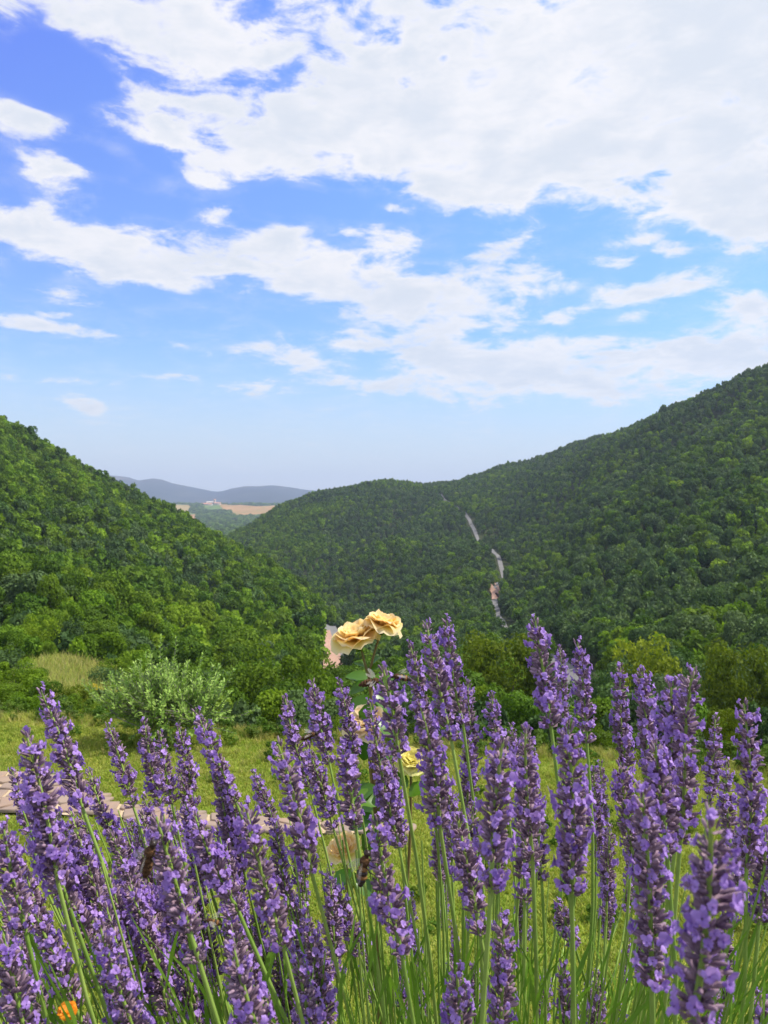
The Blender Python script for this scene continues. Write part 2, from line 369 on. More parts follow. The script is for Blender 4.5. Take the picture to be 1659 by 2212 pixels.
RAVINES = [  # water courses cut in the slopes: ((column, depth) ...), half width, depth
 ([(905, 700), (850, 650), (780, 580), (700, 530), (650, 500)], 13, 11),
 ([(1010, 590), (960, 520), (860, 450), (790, 400)], 10, 5),
 ([(1560, 480), (1430, 430), (1290, 380), (1170, 330)], 13, 9),
 ([(1640, 330), (1500, 290), (1370, 250), (1250, 200)], 11, 8),
 ([(1380, 600), (1260, 540), (1150, 470), (1085, 400)], 12, 8),
 ([(1240, 700), (1150, 640), (1070, 560), (1045, 520)], 10, 7),
 ([(1700, 230), (1560, 190), (1420, 150)], 8, 6),
 ([(60, 300), (120, 230), (190, 170), (300, 120)], 9, 6),
 ([(250, 320), (330, 250), (420, 190), (520, 140)], 9, 6),
 ([(-40, 210), (40, 160), (110, 120)], 7, 4)]
def ground_z(x, y):
    """height of the ground, numpy arrays or floats"""
    x = np.asarray(x, float); y = np.maximum(np.asarray(y, float), 0.05)
    X = x / y * F + 829.5; l = np.log(y)
    fx = np.clip((X - GX[0]) / (GX[1] - GX[0]), 0, len(GX) - 1.001); fl = np.clip((l - LD[0]) / (LD[1] - LD[0]), 0, len(LD) - 1.001)
    i = fx.astype(int); j = fl.astype(int); a = fx - i; b = fl - j
    Y = GY[i, j] * (1 - a) * (1 - b) + GY[i + 1, j] * a * (1 - b) + GY[i, j + 1] * (1 - a) * b + GY[i + 1, j + 1] * a * b
    z = CZ + (1106 - Y) / F * y
    k = np.clip((y - 70) / 200, 0, 1) * np.clip((4000 - y) / 400, 0, 1)
    z = z + k * (2.2 * np.sin(x * 0.043 + 1.3 * np.sin(y * 0.021)) * np.sin(y * 0.032 + 0.7) + 1.3 * np.sin(x * 0.11 + y * 0.05) * np.cos(y * 0.083 - x * 0.03))
    k2 = np.where(X < 560, .3, 1.0) * np.clip((y - 110) / 150, 0, 1) * np.clip((1300 - y) / 300, 0, 1)
    z = z + k2 * (3.5 * np.sin(x * 0.028 + y * 0.016 + 1.2 * np.sin(y * 0.012)) - 3.0 * np.exp(-(np.sin(x * 0.021 - y * 0.006 + 0.6) / 0.22) ** 2))
    for pl_, wd_, dp_ in RAVINES:
        q = np.full(x.shape, 1e9)
        for (xa, da), (xb, db) in zip(pl_[:-1], pl_[1:]):
            ax, bx2 = (xa - 829.5) / F * da, (xb - 829.5) / F * db
            L2 = (bx2 - ax) ** 2 + (db - da) ** 2
            t = np.clip(((x - ax) * (bx2 - ax) + (y - da) * (db - da)) / L2, 0, 1)
            q = np.minimum(q, np.hypot(x - ax - t * (bx2 - ax), y - da - t * (db - da)))
        z = z - dp_ * np.exp(-np.abs(q / wd_) ** 1.5)
    z = np.where(y <= edge_d(X), 0.0, z)
    return z
def gz(x, y): return float(ground_z(np.array([x]), np.array([y]))[0])

def grid_mesh(name, xs, ys, zf, mat, attrs=None):
    """xs (n,m) ys (n,m)"""
    n, m = xs.shape; z = zf(xs, ys)
    v = np.stack([xs, ys, z], -1).reshape(-1, 3)
    idx = np.arange(n * m).reshape(n, m)
    f = np.stack([idx[:-1, :-1], idx[1:, :-1], idx[1:, 1:], idx[:-1, 1:]], -1).reshape(-1, 4)
    return np_mesh(name, v, f, [mat], attrs=attrs, smooth=True)

us = np.linspace(-1.3, 1.35, 300)
def clear_amount(x, y):
    X = x / y * F + 829.5
    return np.clip(1 - np.hypot((X - 165) / 120, (y - 39) / 13.0), 0, 1) * 2
# hillside
sgrid = np.exp(np.linspace(0, math.log(4300 / 11.0), 420))
e_u = edge_d(us * F + 829.5)
yy = np.minimum(e_u[:, None] * sgrid[None, :], 4300); xx = us[:, None] * yy
hill = mobj('hillside', grid_mesh('hillside', xx, yy, ground_z, M['floor'], {'dry': ('POINT', np.minimum(clear_amount(xx, yy), 1).ravel())}))
tag(hill, kind='structure')
# lawn with the bank up to the flower bed
def lawn_z(x, y):
    a = 0.02 * np.sin(x * 1.3 + 0.5) * np.sin(y * 1.1)
    bank = np.interp(y, [0.95, 1.02, 1.6, 2.4, 4.0], [2.74, 2.0, 1.8, 1.1, 0.0])
    return np.where(y < 4, bank, a * np.clip((y - 4), 0, 1) * np.clip((11 - y), 0, 1))
nrow = 90
tt = np.linspace(0, 1, nrow) ** 1.3
ux = np.linspace(-1, 1, 160)
xs = ux[:, None] * (3 + 17 * tt[None, :]); ys = np.broadcast_to(0.95 + (13.3 - 0.95) * tt[None, :], xs.shape).copy()
Xc = xs / ys * F + 829.5
ys = np.where(tt[None, :] > 0.3, 0.95 + (edge_d(np.clip(Xc, -1500, 3200)) - 0.95) * tt[None, :], ys)
lawn = mobj('lawn', grid_mesh('lawn', xs, ys, lawn_z, M['lawn'])); tag(lawn, kind='structure')
# flower bed soil under and behind the camera
M['soil'] = mat_plain('bed_soil', (0.05, 0.035, 0.022), (0.13, 0.10, 0.07), 9, 0.95, bump=0.8, detail=8, tint=False)
bx, by = np.meshgrid(np.linspace(-14, 14, 90), np.linspace(-24, 0.95, 70), indexing='ij')
bed = mobj('flower_bed', grid_mesh('flower_bed', bx, by, lambda x, y: 2.74 + 0.015 * np.sin(x * 9) * np.sin(y * 11) * (y < .9), M['soil'])); tag(bed, kind='structure')

# mountains on the skyline
def mountain_z(x, y):
    X = x / y * F + 829.5
    rid = np.interp(X, [-1500, -300, 100, 230, 275, 300, 330, 352, 370, 400, 430, 465, 480, 500, 530, 560, 585, 600, 625, 660, 800, 1000, 3200],
                    [1060, 1040, 1034, 1026, 1030, 1038, 1033, 1036, 1043, 1049, 1055, 1062, 1061, 1055, 1050, 1050, 1048, 1049, 1052, 1058, 1066, 1070, 1060])
    k = np.interp(y, [4100, 4900, 5600, 6400, 7400, 9000], [-0.02, 0.12, 0.55, 1.0, 0.4, -0.1])
    sp = 0.16 * np.sin(x * 0.0065 + 2 * np.sin(y * 0.0012)) * np.sin(np.clip(k, 0, 1) * math.pi)
    Y = 1103 + (rid - 1103) * (k + sp)
    return CZ + (1106 - Y) / F * y
def far_mat(name, a, b, c, scale):
    m = bpy.data.materials.new(name); m.use_nodes = True; t = NT(m.node_tree)
    g = t.node('ShaderNodeNewGeometry').outputs['Position']
    n = t.noise(g, scale, 6, 0.6); n2 = t.noise(g, scale * 0.25, 3, 0.5)
    col = t.mix(t.rng(n, 0.35, 0.65), c4(a), c4(b)); col = t.mix(t.rng(n2, 0.58, 0.68), col, c4(c))
    p = t.node('ShaderNodeBsdfPrincipled'); t.l.new(col, p.inputs[0]); p.inputs['Roughness'].default_value = 1
    p.inputs['Specular IOR Level'].default_value = 0
    o = t.node('ShaderNodeOutputMaterial'); t.l.new(p.outputs[0], o.inputs[0]); return m
M['mount'] = far_mat('wooded_mountain', (0.015, 0.028, 0.03), (0.04, 0.055, 0.045), (0.12, 0.10, 0.07), 0.004)
my = np.exp(np.linspace(math.log(4100), math.log(9000), 70)); mu = np.linspace(-0.62, 0.5, 260)
myy = np.broadcast_to(my[None, :], (260, 70)).copy(); mxx = mu[:, None] * myy
mt = mobj('mountains', grid_mesh('mountains', mxx, myy, mountain_z, M['mount'])); tag(mt, kind='structure')

# fields on the far rise
def field(name, poly, mat, nx=14, lift=1.5):
    """poly: four corners (X, depth) in order; bilinear patch draped on the rise"""
    P = [Vector(((X - 829.5) / F * d, d, 0)) for X, d in poly]
    s, t = np.meshgrid(np.linspace(0, 1, nx), np.linspace(0, 1, nx), indexing='ij')
    x = (P[0].x * (1 - s) + P[1].x * s) * (1 - t) + (P[3].x * (1 - s) + P[2].x * s) * t
    y = (P[0].y * (1 - s) + P[1].y * s) * (1 - t) + (P[3].y * (1 - s) + P[2].y * s) * t
    y = y + 20 * np.sin(s * 6 + 1) * (t > 0.5)
    o = mobj(name, grid_mesh(name, x, y, lambda a, b: ground_z(a, b) + lift, mat)); tag(o, kind='structure'); return o
M['plough'] = far_mat('ploughed_soil', (0.34, 0.18, 0.08), (0.40, 0.23, 0.11), (0.36, 0.21, 0.10), 0.02)
M['stubble'] = far_mat('stubble', (0.34, 0.20, 0.08), (0.40, 0.24, 0.10), (0.30, 0.21, 0.08), 0.015)
M['straw'] = far_mat('straw_field', (0.32, 0.23, 0.09), (0.36, 0.27, 0.11), (0.26, 0.23, 0.08), 0.02)
M['meadow'] = far_mat('meadow', (0.10, 0.17, 0.04), (0.17, 0.23, 0.06), (0.25, 0.25, 0.09), 0.01)
field('field', [(345, 2650), (408, 2650), (414, 3050), (345, 3050)], M['straw'])
field('field', [(385, 2130), (440, 2200), (432, 2480), (378, 2450)], M['plough'])
field('field', [(492, 2450), (600, 2450), (600, 2950), (470, 3080)], M['stubble'])
field('field', [(300, 1500), (640, 1500), (640, 3150), (300, 3150)], M['meadow'], nx=60, lift=0.5)

# ------------------------------------------------------------------ valley road
M['road'] = mat_plain('road_surface', (0.15, 0.145, 0.14), (0.21, 0.20, 0.19), 0.6, 0.9, tint=False)
M['earth'] = mat_plain('pink_earth', (0.36, 0.21, 0.15), (0.46, 0.29, 0.21), 0.8, 0.95, tint=False)
ROAD = [(1256, 46), (1252, 60), (1246, 78), (1240, 98), (1228, 122), (1180, 160), (1130, 205), (1086, 262), (1072, 310), (1070, 350), (1092, 400), (1080, 440), (1062, 485), (1040, 540), (1015, 600), (985, 680), (955, 770), (922, 900), (915, 960)]
def spline(pts, n):
    P = [Vector((p[0], p[1], p[2] if len(p) > 2 else 0)) for p in pts]; out = []
    for i in range(len(P) - 1):
        a, b, c, d = P[max(i - 1, 0)], P[i], P[i + 1], P[min(i + 2, len(P) - 1)]
        for k in range(n):
            t = k / n
            out.append(0.5 * ((2 * b) + (c - a) * t + (2 * a - 5 * b + 4 * c - d) * t * t + (3 * b - a - 3 * c + d) * t ** 3))
    out.append(P[-1]); return out
def road(name, pts, wid, mat, lift=0.25):
    c = spline([((X - 829.5) / F * d, d) for X, d in pts], 10); vs = []; fs = []
    for i, p in enumerate(c):
        t = (c[min(i + 1, len(c) - 1)] - c[max(i - 1, 0)]).normalized(); nrm = Vector((t.y, -t.x, 0))
        z = gz(p.x, p.y) + lift
        for s in (-1, -.33, .33, 1):
            q = p + nrm * (wid * 0.5 * s); vs.append((q.x, q.y, max(gz(q.x, q.y) + lift, z - 0.2)))
    for i in range(len(c) - 1):
        for k in range(3): fs.append((4 * i + k, 4 * i + k + 1, 4 * i + 5 + k, 4 * i + 4 + k))
    o = mobj(name, np_mesh(name, vs, np.array(fs), [mat], smooth=True)); tag(o, kind='structure'); return c
road_c = road('road', ROAD, 2.5, M['road'])
BEND = [(746, 128), (744, 150), (738, 180), (728, 215), (708, 262)]
bend_c = road('road', BEND, 5.0, M['road'])
bank_c = road('earth_bank', [(722, 132), (717, 160), (709, 200), (700, 240)], 3.6, M['earth'], 0.5)
field('earth_bank', [(1062, 338), (1078, 338), (1077, 356), (1063, 356)], M['earth'], 8, 0.6)

# ------------------------------------------------------------------ trees
def crown_mesh(name, seed, n, leaf, mat, lobes=13, flat=1.0, rag=0.25, core=0.62, spread=0.62, lr=(0.24, 0.24)):
    """leaf clumps spread over many lobes; crown about 2 wide, from z=0 to about 2"""
    r = np.random.RandomState(seed)
    L = []
    for i in range(lobes):
        a = r.rand() * 6.283; h = r.rand()
        rad = spread * math.sqrt(r.rand()) * (1 - 0.55 * max(0, h - 0.45))
        L.append((rad * math.cos(a), rad * math.sin(a), 0.45 + 1.1 * h * flat, lr[0] + lr[1] * r.rand(), r.rand()))
    L.append((0, 0, 0.85 * flat, core, 0.4))
    L = np.array(L)
    m = n * 3
    k = r.randint(0, len(L), m)
    d = r.normal(size=(m, 3)); d /= np.linalg.norm(d, axis=1)[:, None]
    d[:, 2] = d[:, 2] * 0.9 + 0.15; d /= np.linalg.norm(d, axis=1)[:, None]
    rr = L[k, 3] * (1 - rag * r.rand(m) ** 1.5 + 0.12 * r.rand(m) ** 4)
    P = L[k, :3] + d * rr[:, None]
    keep = np.ones(m, bool)
    for j in range(len(L)):
        dist = np.linalg.norm(P - L[j, :3], axis=1)
        keep &= ~((dist < L[j, 3] * 0.72) & (k != j))
    idx = np.where(keep)[0][:n]
    P = P[idx]; d = d[idx]; k = k[idx]; q = len(P)
    nrm = d + r.normal(size=(q, 3)) * 0.55; nrm /= np.linalg.norm(nrm, axis=1)[:, None]
    up = r.normal(size=(q, 3)); a = np.cross(nrm, up); a /= np.linalg.norm(a, axis=1)[:, None]; b = np.cross(nrm, a)
    s = leaf * (0.6 + 0.8 * r.rand(q))[:, None]
    V = np.stack([P - a * s, P - b * s * 0.62 + nrm * s * 0.12, P + a * s, P + b * s * 0.62 - nrm * s * 0.1], 1).reshape(-1, 3)
    f = np.arange(q * 4).reshape(q, 4)
    tint = np.clip(0.55 * L[k, 4] + 0.45 * r.rand(q), 0, 1)
    return np_mesh(name, V, f, [mat], attrs={'tint': ('FACE', tint)})
def trunk_mesh(name, seed):
    r = random.Random(seed); mb = MB()
    pts = [(0, 0, -0.6)]; x = y = 0
    for i in range(1, 6):
        x += r.uniform(-.03, .03); y += r.uniform(-.03, .03); pts.append((x, y, -0.6 + i * 0.32))
    mb.tube(pts, [0.085, .07, .06, .05, .035, .02], 7)
    for i in range(6):
        a = r.random() * 6.28; z0 = r.uniform(0.1, 0.7); l = r.uniform(.4, .7)
        mb.tube([(x * .5, y * .5, z0), (l * .5 * math.cos(a), l * .5 * math.sin(a), z0 + .25), (l * math.cos(a), l * math.sin(a), z0 + .6)], [0.035, 0.022, .008], 5)
    return mb.mesh(name, [M['bark']])

near_kinds = []
for i, (m_, cat_) in enumerate([('wood_leaf', 0), ('oak_leaf', 1), ('bright_leaf', 2), ('wood_leaf', 0), ('oak_leaf', 1), ('bright_leaf', 2)]):
    near_kinds.append(crown_mesh('crown', 100 + i, 3800, 0.055, M[m_], lobes=13, rag=.4))
big_kinds = [crown_mesh('crown', 150 + i, 6500, 0.036, M[m_], lobes=34, rag=.45, core=.40, spread=.82, lr=(.14, .22)) for i, m_ in enumerate(['bright_leaf', 'wood_leaf', 'oak_leaf'])]
trunks = [trunk_mesh('trunk', 5), trunk_mesh('trunk', 9)]
lib = bpy.data.collections.new('far_crowns')       # sources for the far wood, not linked to the scene
for i, m_ in enumerate(['wood_leaf', 'oak_leaf', 'bright_leaf', 'wood_leaf', 'oak_leaf', 'bright_leaf', 'oak_leaf', 'wood_leaf']):
    o = bpy.data.objects.new('far_crown_%02d' % i, crown_mesh('far_crown', 200 + i, 460, 0.135, M[m_], lobes=8, rag=.4)); lib.objects.link(o)

def scatter_nodes(name, coll):
    g = bpy.data.node_groups.new(name, 'GeometryNodeTree')
    g.interface.new_socket('Geometry', in_out='INPUT', socket_type='NodeSocketGeometry')
    g.interface.new_socket('Geometry', in_out='OUTPUT', socket_type='NodeSocketGeometry')
    n = g.nodes; l = g.links
    gi = n.new('NodeGroupInput'); go = n.new('NodeGroupOutput')
    ip = n.new('GeometryNodeInstanceOnPoints'); ci = n.new('GeometryNodeCollectionInfo')
    ci.inputs['Collection'].default_value = coll; ci.inputs['Separate Children'].default_value = True; ci.inputs['Reset Children'].default_value = True
    def attr(nm, typ):
        a = n.new('GeometryNodeInputNamedAttribute'); a.data_type = typ; a.inputs['Name'].default_value = nm
        return a.outputs['Attribute']
    l.new(gi.outputs[0], ip.inputs['Points']); l.new(ci.outputs[0], ip.inputs['Instance'])
    ip.inputs['Pick Instance'].default_value = True
    l.new(attr('pick', 'INT'), ip.inputs['Instance Index'])
    l.new(attr('rot', 'FLOAT_VECTOR'), ip.inputs['Rotation'])
    l.new(attr('scl', 'FLOAT_VECTOR'), ip.inputs['Scale'])
    l.new(ip.outputs[0], go.inputs[0])
    return g
def scatter(name, P, rot, scl, pick, coll):
    me = bpy.data.meshes.new(name); me.vertices.add(len(P)); me.vertices.foreach_set('co', np.asarray(P, np.float32).ravel())
    for k, typ, v in (('pick', 'INT', pick), ('rot', 'FLOAT_VECTOR', rot), ('scl', 'FLOAT_VECTOR', scl)):
        a = me.attributes.new(k, typ, 'POINT')
        if typ == 'INT': a.data.foreach_set('value', np.asarray(v, np.int32))
        else: a.data.foreach_set('vector', np.asarray(v, np.float32).ravel())
    o = mobj(name, me); md = o.modifiers.new('scatter', 'NODES'); md.node_group = scatter_nodes(name, coll)
    return o

def seg_dist(x, y, c):
    d = np.full(x.shape, 1e9)
    for i in range(len(c) - 1):
        ax, ay, bx_, by_ = c[i].x, c[i].y, c[i + 1].x, c[i + 1].y
        L = (bx_ - ax) ** 2 + (by_ - ay) ** 2 + 1e-9
        t = np.clip(((x - ax) * (bx_ - ax) + (y - ay) * (by_ - ay)) / L, 0, 1)
        d = np.minimum(d, np.hypot(x - ax - t * (bx_ - ax), y - ay - t * (by_ - ay)))
    return d
# special trees, standing where the photo shows them: X, top Y, depth, width px, kind
SPECIAL = [
 (600, 1388, 46, 200, 'big0', 'bright green leafy tree just beyond the lawn, between the olive bush and the roses', 'deciduous tree'),
 (1085, 1372, 50, 185, 'lime', 'olive green rounded tree beyond the lawn, right of the tallest middle lavender', 'deciduous tree'),
 (1398, 1368, 58, 150, 'yellow', 'small yellow green tree standing out against the dark right slope', 'deciduous tree'),
 (1600, 1392, 44, 150, 'lime2', 'dull olive green tree at the right edge just beyond the lawn', 'deciduous tree'),
 (950, 1420, 52, 150, 'big1', 'mid green tree behind the tall central lavender pair', 'deciduous tree'),
 (680, 1450, 54, 100, 'big0', 'dark tree on the lip of the lawn left of the upright rose', 'deciduous tree'),
 (215, 1340, 62, 120, 'big1', 'dark rounded tree overhanging the dry grass clearing', 'deciduous tree'),
 (830, 1440, 56, 110, 'big1', 'deep green tree directly behind the peach roses', 'deciduous tree'),
 (480, 1440, 50, 110, 'big2', 'dark oak behind the right side of the olive bush', 'deciduous tree'),
 (1215, 1470, 62, 70, 'big1', 'narrow dark tree on the left side of the grey road', 'deciduous tree'),
 (1320, 1440, 56, 100, 'big2', 'blue green bushy tree between the road and the yellow green tree', 'deciduous tree'),
 (1490, 1450, 48, 120, 'big2', 'dark bushy tree right of the yellow green tree', 'deciduous tree'),
]
SP_XY = []
lime_c = crown_mesh('crown', 301, 7000, 0.036, M['lime_leaf'], lobes=38, rag=.5, core=.35, spread=.82, lr=(.14, .22))
yell_c = crown_mesh('crown', 302, 3600, 0.042, M['yellow_leaf'], lobes=38, rag=0.6, core=.3, spread=.82, lr=(.14, .22))
for (X, Yt, d, wpx, kind, lab, cat) in SPECIAL:
    x = (X - 829.5) / F * d; g0 = gz(x, d)
    top = CZ + (1106 - Yt) / F * d; H = max(top - g0, 2.0); wd = wpx * d / F
    t = empty('deciduous_tree', (x, d, g0 - 0.1), rng.random() * 6)
    tag(t, lab, 'tree')
    me = {'big0': big_kinds[0], 'big1': big_kinds[1], 'big2': big_kinds[2], 'lime': lime_c, 'lime2': lime_c, 'yellow': yell_c}[kind]
    c = mobj('crown', me, t); hh = H * 0.9
    c.scale = (wd * 0.62, wd * 0.62, hh / 1.75); c.location = (0, 0, H - hh)
    k = mobj('trunk', trunks[0], t); k.scale = (wd * .5, wd * .5, hh / 2.2); k.location = (0, 0, hh * 0.25)
    SP_XY.append((x, d, wd * 0.5))

# the wood
pts = []
y = 17.0
while y < 1120:
    sp = 2.95 if y < 330 else 3.2
    halfu = 0.66 if y < 250 else 0.56
    nx = int(halfu * 2.05 * y / sp) + 1
    x = -halfu * y + (np.arange(nx) + nr.rand(nx)) * sp
    pts.append(np.stack([x, y + nr.uniform(-0.5, 0.5, nx) * sp], 1)); y += sp * 0.92
pts = np.concatenate(pts)
xw, yw = pts[:, 0], pts[:, 1]; Xw = xw / yw * F + 829.5
zw = ground_z(xw, yw)
gYw = 1106 + (CZ - zw) / yw * F
# height limit close to the lawn so the slopes beyond stay in sight
capY = np.interp(yw, [14, 22, 32, 45, 60, 80], [1600, 1535, 1500, 1455, 1425, 1380])
capL = np.interp(yw, [14, 22, 32, 45, 60, 80], [1545, 1490, 1450, 1400, 1330, 1290])
capY = capY + (capL - capY) * np.clip((320 - Xw) / 120, 0, 1)
capY = capY + np.interp(Xw, [0, 900, 1250, 1659], [0, 0, 20, 55]) * np.clip((60 - yw) / 30, 0, 1)
H = nr.uniform(0.50, 1.25, len(xw)) * TREE_H
H = np.where(nr.rand(len(xw)) < 0.06, H * 1.28, H) * np.interp(yw, [250, 500, 900], [1, .84, .92])
H = np.where(yw < 80, np.minimum(H, np.maximum((gYw - capY) * yw / F * nr.uniform(0.8, 1.1, len(xw)), 0)), H)
zc = (Xw > 668) & (Xw < 790) & (yw > 40) & (yw < 130)
H = np.where(zc, np.minimum(H, np.maximum((gYw - 1452) * yw / F, 0)), H)
keep = (yw > edge_d(Xw) + 2.5) & (H > 0.9)
keep &= ~((clear_amount(xw, yw) > 0.35) & (Xw > 40) & (Xw < 300) & (yw < 52))
rd_ = seg_dist(xw, yw, road_c); keep &= (rd_ > np.where(yw > 620, 1.5, np.where(yw > 130, 2.8, 3.8)))
# the road's verge is open where the photo shows the road
for (X0, X1, d0, d1) in [(1226, 1262, 40, 128), (690, 758, 128, 268)]:
    keep &= ~((Xw > X0) & (Xw < X1) & (yw > d0) & (yw < d1))
for q_ in road_c:
    if 600 <= q_.y < 900: keep &= ~((yw < q_.y) & (yw > q_.y - 14) & (np.abs(Xw - (q_.x / q_.y * F + 829.5)) < 1.5 / q_.y * F))
    if (325 < q_.y < 352) or (425 < q_.y < 600): keep &= ~((yw < q_.y) & (yw > q_.y - 26) & (np.abs(Xw - (q_.x / q_.y * F + 829.5)) < 1.8 / q_.y * F) & (q_.y < 640))
for (sx, sy, sr) in SP_XY: keep &= np.hypot(xw - sx, yw - sy) > sr + 0.8
xw, yw, zw, Xw, H = (a[keep] for a in (xw, yw, zw, Xw, H))
# size in the picture -> the 280 largest in view become trees of their own
vis = (Xw > -60) & (Xw < 1720)
size = np.where(vis, H / yw, 0)
# canopy seen at all? compare with the line of sight just in front
order = np.argsort(-size)
near = order[:285]
isnear = np.zeros(len(xw), bool); isnear[near] = True
crown_w = H * nr.uniform(0.26, 0.48, len(xw))
for i in near:
    x, y, h, X = float(xw[i]), float(yw[i]), float(H[i]), float(Xw[i])
    bush = h < 3.0
    t = empty('shrub' if bush else 'broadleaf_tree', (x, y, float(zw[i]) - 0.1), rng.random() * 6)
    side = 'left' if X < 640 else ('middle' if X < 1230 else 'right')
    ki = rng.randrange(6)
    if side == 'left' and rng.random() < 0.5: ki = rng.choice([0, 2, 5])
    if side == 'right' and rng.random() < 0.5: ki = rng.choice([1, 4])
    if bush: lab = {'left': 'low green shrub at the wood edge below the left slope', 'middle': 'low green shrub below the lawn edge behind the lavender', 'right': 'low dark shrub on the wood edge behind the right lavender'}[side]
    kw_ = ['mid green', 'blue green', 'bright green', 'mid green', 'blue green', 'bright green'][ki]
    if not bush: lab = {'left': kw_ + ' tree in the left slope wood', 'middle': kw_ + ' tree in the valley bottom wood', 'right': kw_ + ' tree in the dark right slope wood'}[side]
    if not bush: lab += (', close behind the lawn' if y < 58 else (', low on the slope' if y < 80 else ', farther up among small crowns'))
    if 0: lab = {'left': 'leafy green tree in the wood covering the left slope', 'middle': 'green tree in the wood of the valley bottom behind the lavender', 'right': 'dark green tree in the lower wood of the right slope'}[side]
    tag(t, lab, 'shrub' if bush else 'tree', ('shrubs ' if bush else 'trees ') + {'left': 'of the left slope', 'middle': 'of the valley bottom', 'right': 'of the right slope'}[side])
    c = mobj('crown', near_kinds[ki], t); wd = float(crown_w[i]) * (1.5 if bush else 1.15)
    hh = h * (1.0 if bush else 0.92)
    c.scale = (wd, wd, hh / 1.72); c.location = (0, 0, h - hh)
    if not bush:
        k = mobj('trunk', trunks[ki % 2], t); k.scale = (wd * .8, wd * .8, hh / 2.2); k.location = (0, 0, hh * 0.25)
fi = ~isnear
n = int(fi.sum())
zr = nr.rand(n) * 6.283
cw = crown_w[fi] * 1.2
pn = np.sin(xw[fi] * .05 + 2 * np.sin(yw[fi] * .021)) + np.sin(yw[fi] * .043 + xw[fi] * .017) + nr.normal(size=n) * .8
kinds = np.where(Xw[fi] < 700, nr.choice([0, 2, 3, 5, 2, 0, 7], n), nr.choice([0, 1, 4, 6, 4, 1, 3, 6, 5], n))
kinds = np.where(pn > 1.3, nr.choice([1, 4, 6], n), np.where(pn < -1.5, nr.choice([2, 5, 0], n), kinds))
P = np.stack([xw[fi], yw[fi], zw[fi] + H[fi] * 0.02], 1)
fo = scatter('forest', P, np.stack([nr.uniform(-.12, .12, n), nr.uniform(-.12, .12, n), zr], 1), np.stack([cw, cw, H[fi] / 1.75], 1), kinds, lib)
tag(fo, 'dense green wood covering both slopes and the far valley', 'forest', kind='stuff')
# woods of the far rise: belts between the fields
fx = []; 
for _ in range(9000):
    X = rng.uniform(330, 660); d = rng.uniform(1300, 3150)
    q = 0
    if d < 2000: q = 0.3
    if 1950 < d < 2350 and X > 440: q = 0.75
    if 2050 < d < 2650 and 425 < X < 500: q = 0.8
    if 2560 < d < 3050 and 410 < X < 440: q = 0.9
    if 3060 < d < 3150: q = 0.55
    if 2980 < d < 3090 and X > 505: q = 0.8
    if rng.random() < q: fx.append((X, d))
fx = np.array(fx); gx = (fx[:, 0] - 829.5) / F * fx[:, 1]
n = len(fx)
fo2 = scatter('far_wood', np.stack([gx, fx[:, 1], ground_z(gx, fx[:, 1])], 1), np.stack([np.zeros(n), np.zeros(n), nr.rand(n) * 6], 1),
              np.stack([nr.uniform(5, 8, n)] * 2 + [nr.uniform(3.2, 5.5, n)], 1), nr.choice([2, 5, 0, 3], n), lib)
tag(fo2, 'hazy woods and hedges between the far fields', 'woodland', kind='stuff')

# ------------------------------------------------------------------ far hamlet
M['plaster'] = mat_plain('pale_plaster', (0.62, 0.52, 0.42), (0.72, 0.62, 0.50), 0.5, 0.9, tint=False)
M['tiles'] = mat_plain('terracotta_roof', (0.50, 0.20, 0.11), (0.60, 0.30, 0.18), 0.4, 0.9, tint=False)
M['dark_glass'] = mat_plain('window_dark', (0.05, 0.05, 0.06), None, 1, 0.3, tint=False)
def house(X, d, wm, dm, hm, lab, tower=False, white=False):
    x = (X - 829.5) / F * d; z = gz(x, d)
    t = empty('bell_tower' if tower else 'farmhouse', (x, d, z - 1)); tag(t, lab, 'tower' if tower else 'house')
    mb = MB(); a, b, h = wm / 2, dm / 2, hm + 1
    mb.add([(-a, -b, 0), (a, -b, 0), (a, b, 0), (-a, b, 0), (-a, -b, h), (a, -b, h), (a, b, h), (-a, b, h), (-a, 0, h + b * .45), (a, 0, h + b * .45)],
           [(0, 1, 5, 4), (1, 2, 6, 5), (2, 3, 7, 6), (3, 0, 4, 7)])
    mb.add([(-a, -b, h), (-a, b, h), (-a, 0, h + b * .45), (a, -b, h), (a, b, h), (a, 0, h + b * .45)], [(0, 1, 2), (3, 5, 4)])
    mobj('wall', mb.mesh('wall', [M['plaster']], False), t)
    mb = MB(); o = .8; hr = h + b * .45
    mb.add([(-a - o, -b - o, h - .2), (a + o, -b - o, h - .2), (a + o, 0, hr + .3), (-a - o, 0, hr + .3), (-a - o, b + o, h - .2), (a + o, b + o, h - .2)], [(0, 1, 2, 3), (3, 2, 5, 4)])
    mobj('roof', mb.mesh('roof', [M['tiles'] if not white else M['plaster']], False), t)
    nw = 1 if tower else max(2, int(wm / 6))
    for k in range(nw):
        mb = MB(); cx = (k + .5) / nw * wm - a; zz_ = h * .62
        mb.add([(cx - .7, -b - .06, zz_ - .9), (cx + .7, -b - .06, zz_ - .9), (cx + .7, -b - .06, zz_ + .9), (cx - .7, -b - .06, zz_ + .9)], [(0, 1, 2, 3)])
        mobj('window', mb.mesh('window', [M['dark_glass']], False), t)
house(440, 3060, 26, 12, 6, 'low red roofed farmhouse at the left end of the far hamlet')
house(455, 3080, 30, 14, 10, 'white fronted farmhouse in the middle of the far hamlet', white=True)
house(464, 3070, 8, 8, 19, 'slim bell tower rising over the far hamlet', True)
house(470, 3050, 24, 12, 7, 'red roofed farmhouse at the right end of the far hamlet')
house(449, 3020, 34, 12, 5, 'long terracotta roofed barn below the far hamlet')

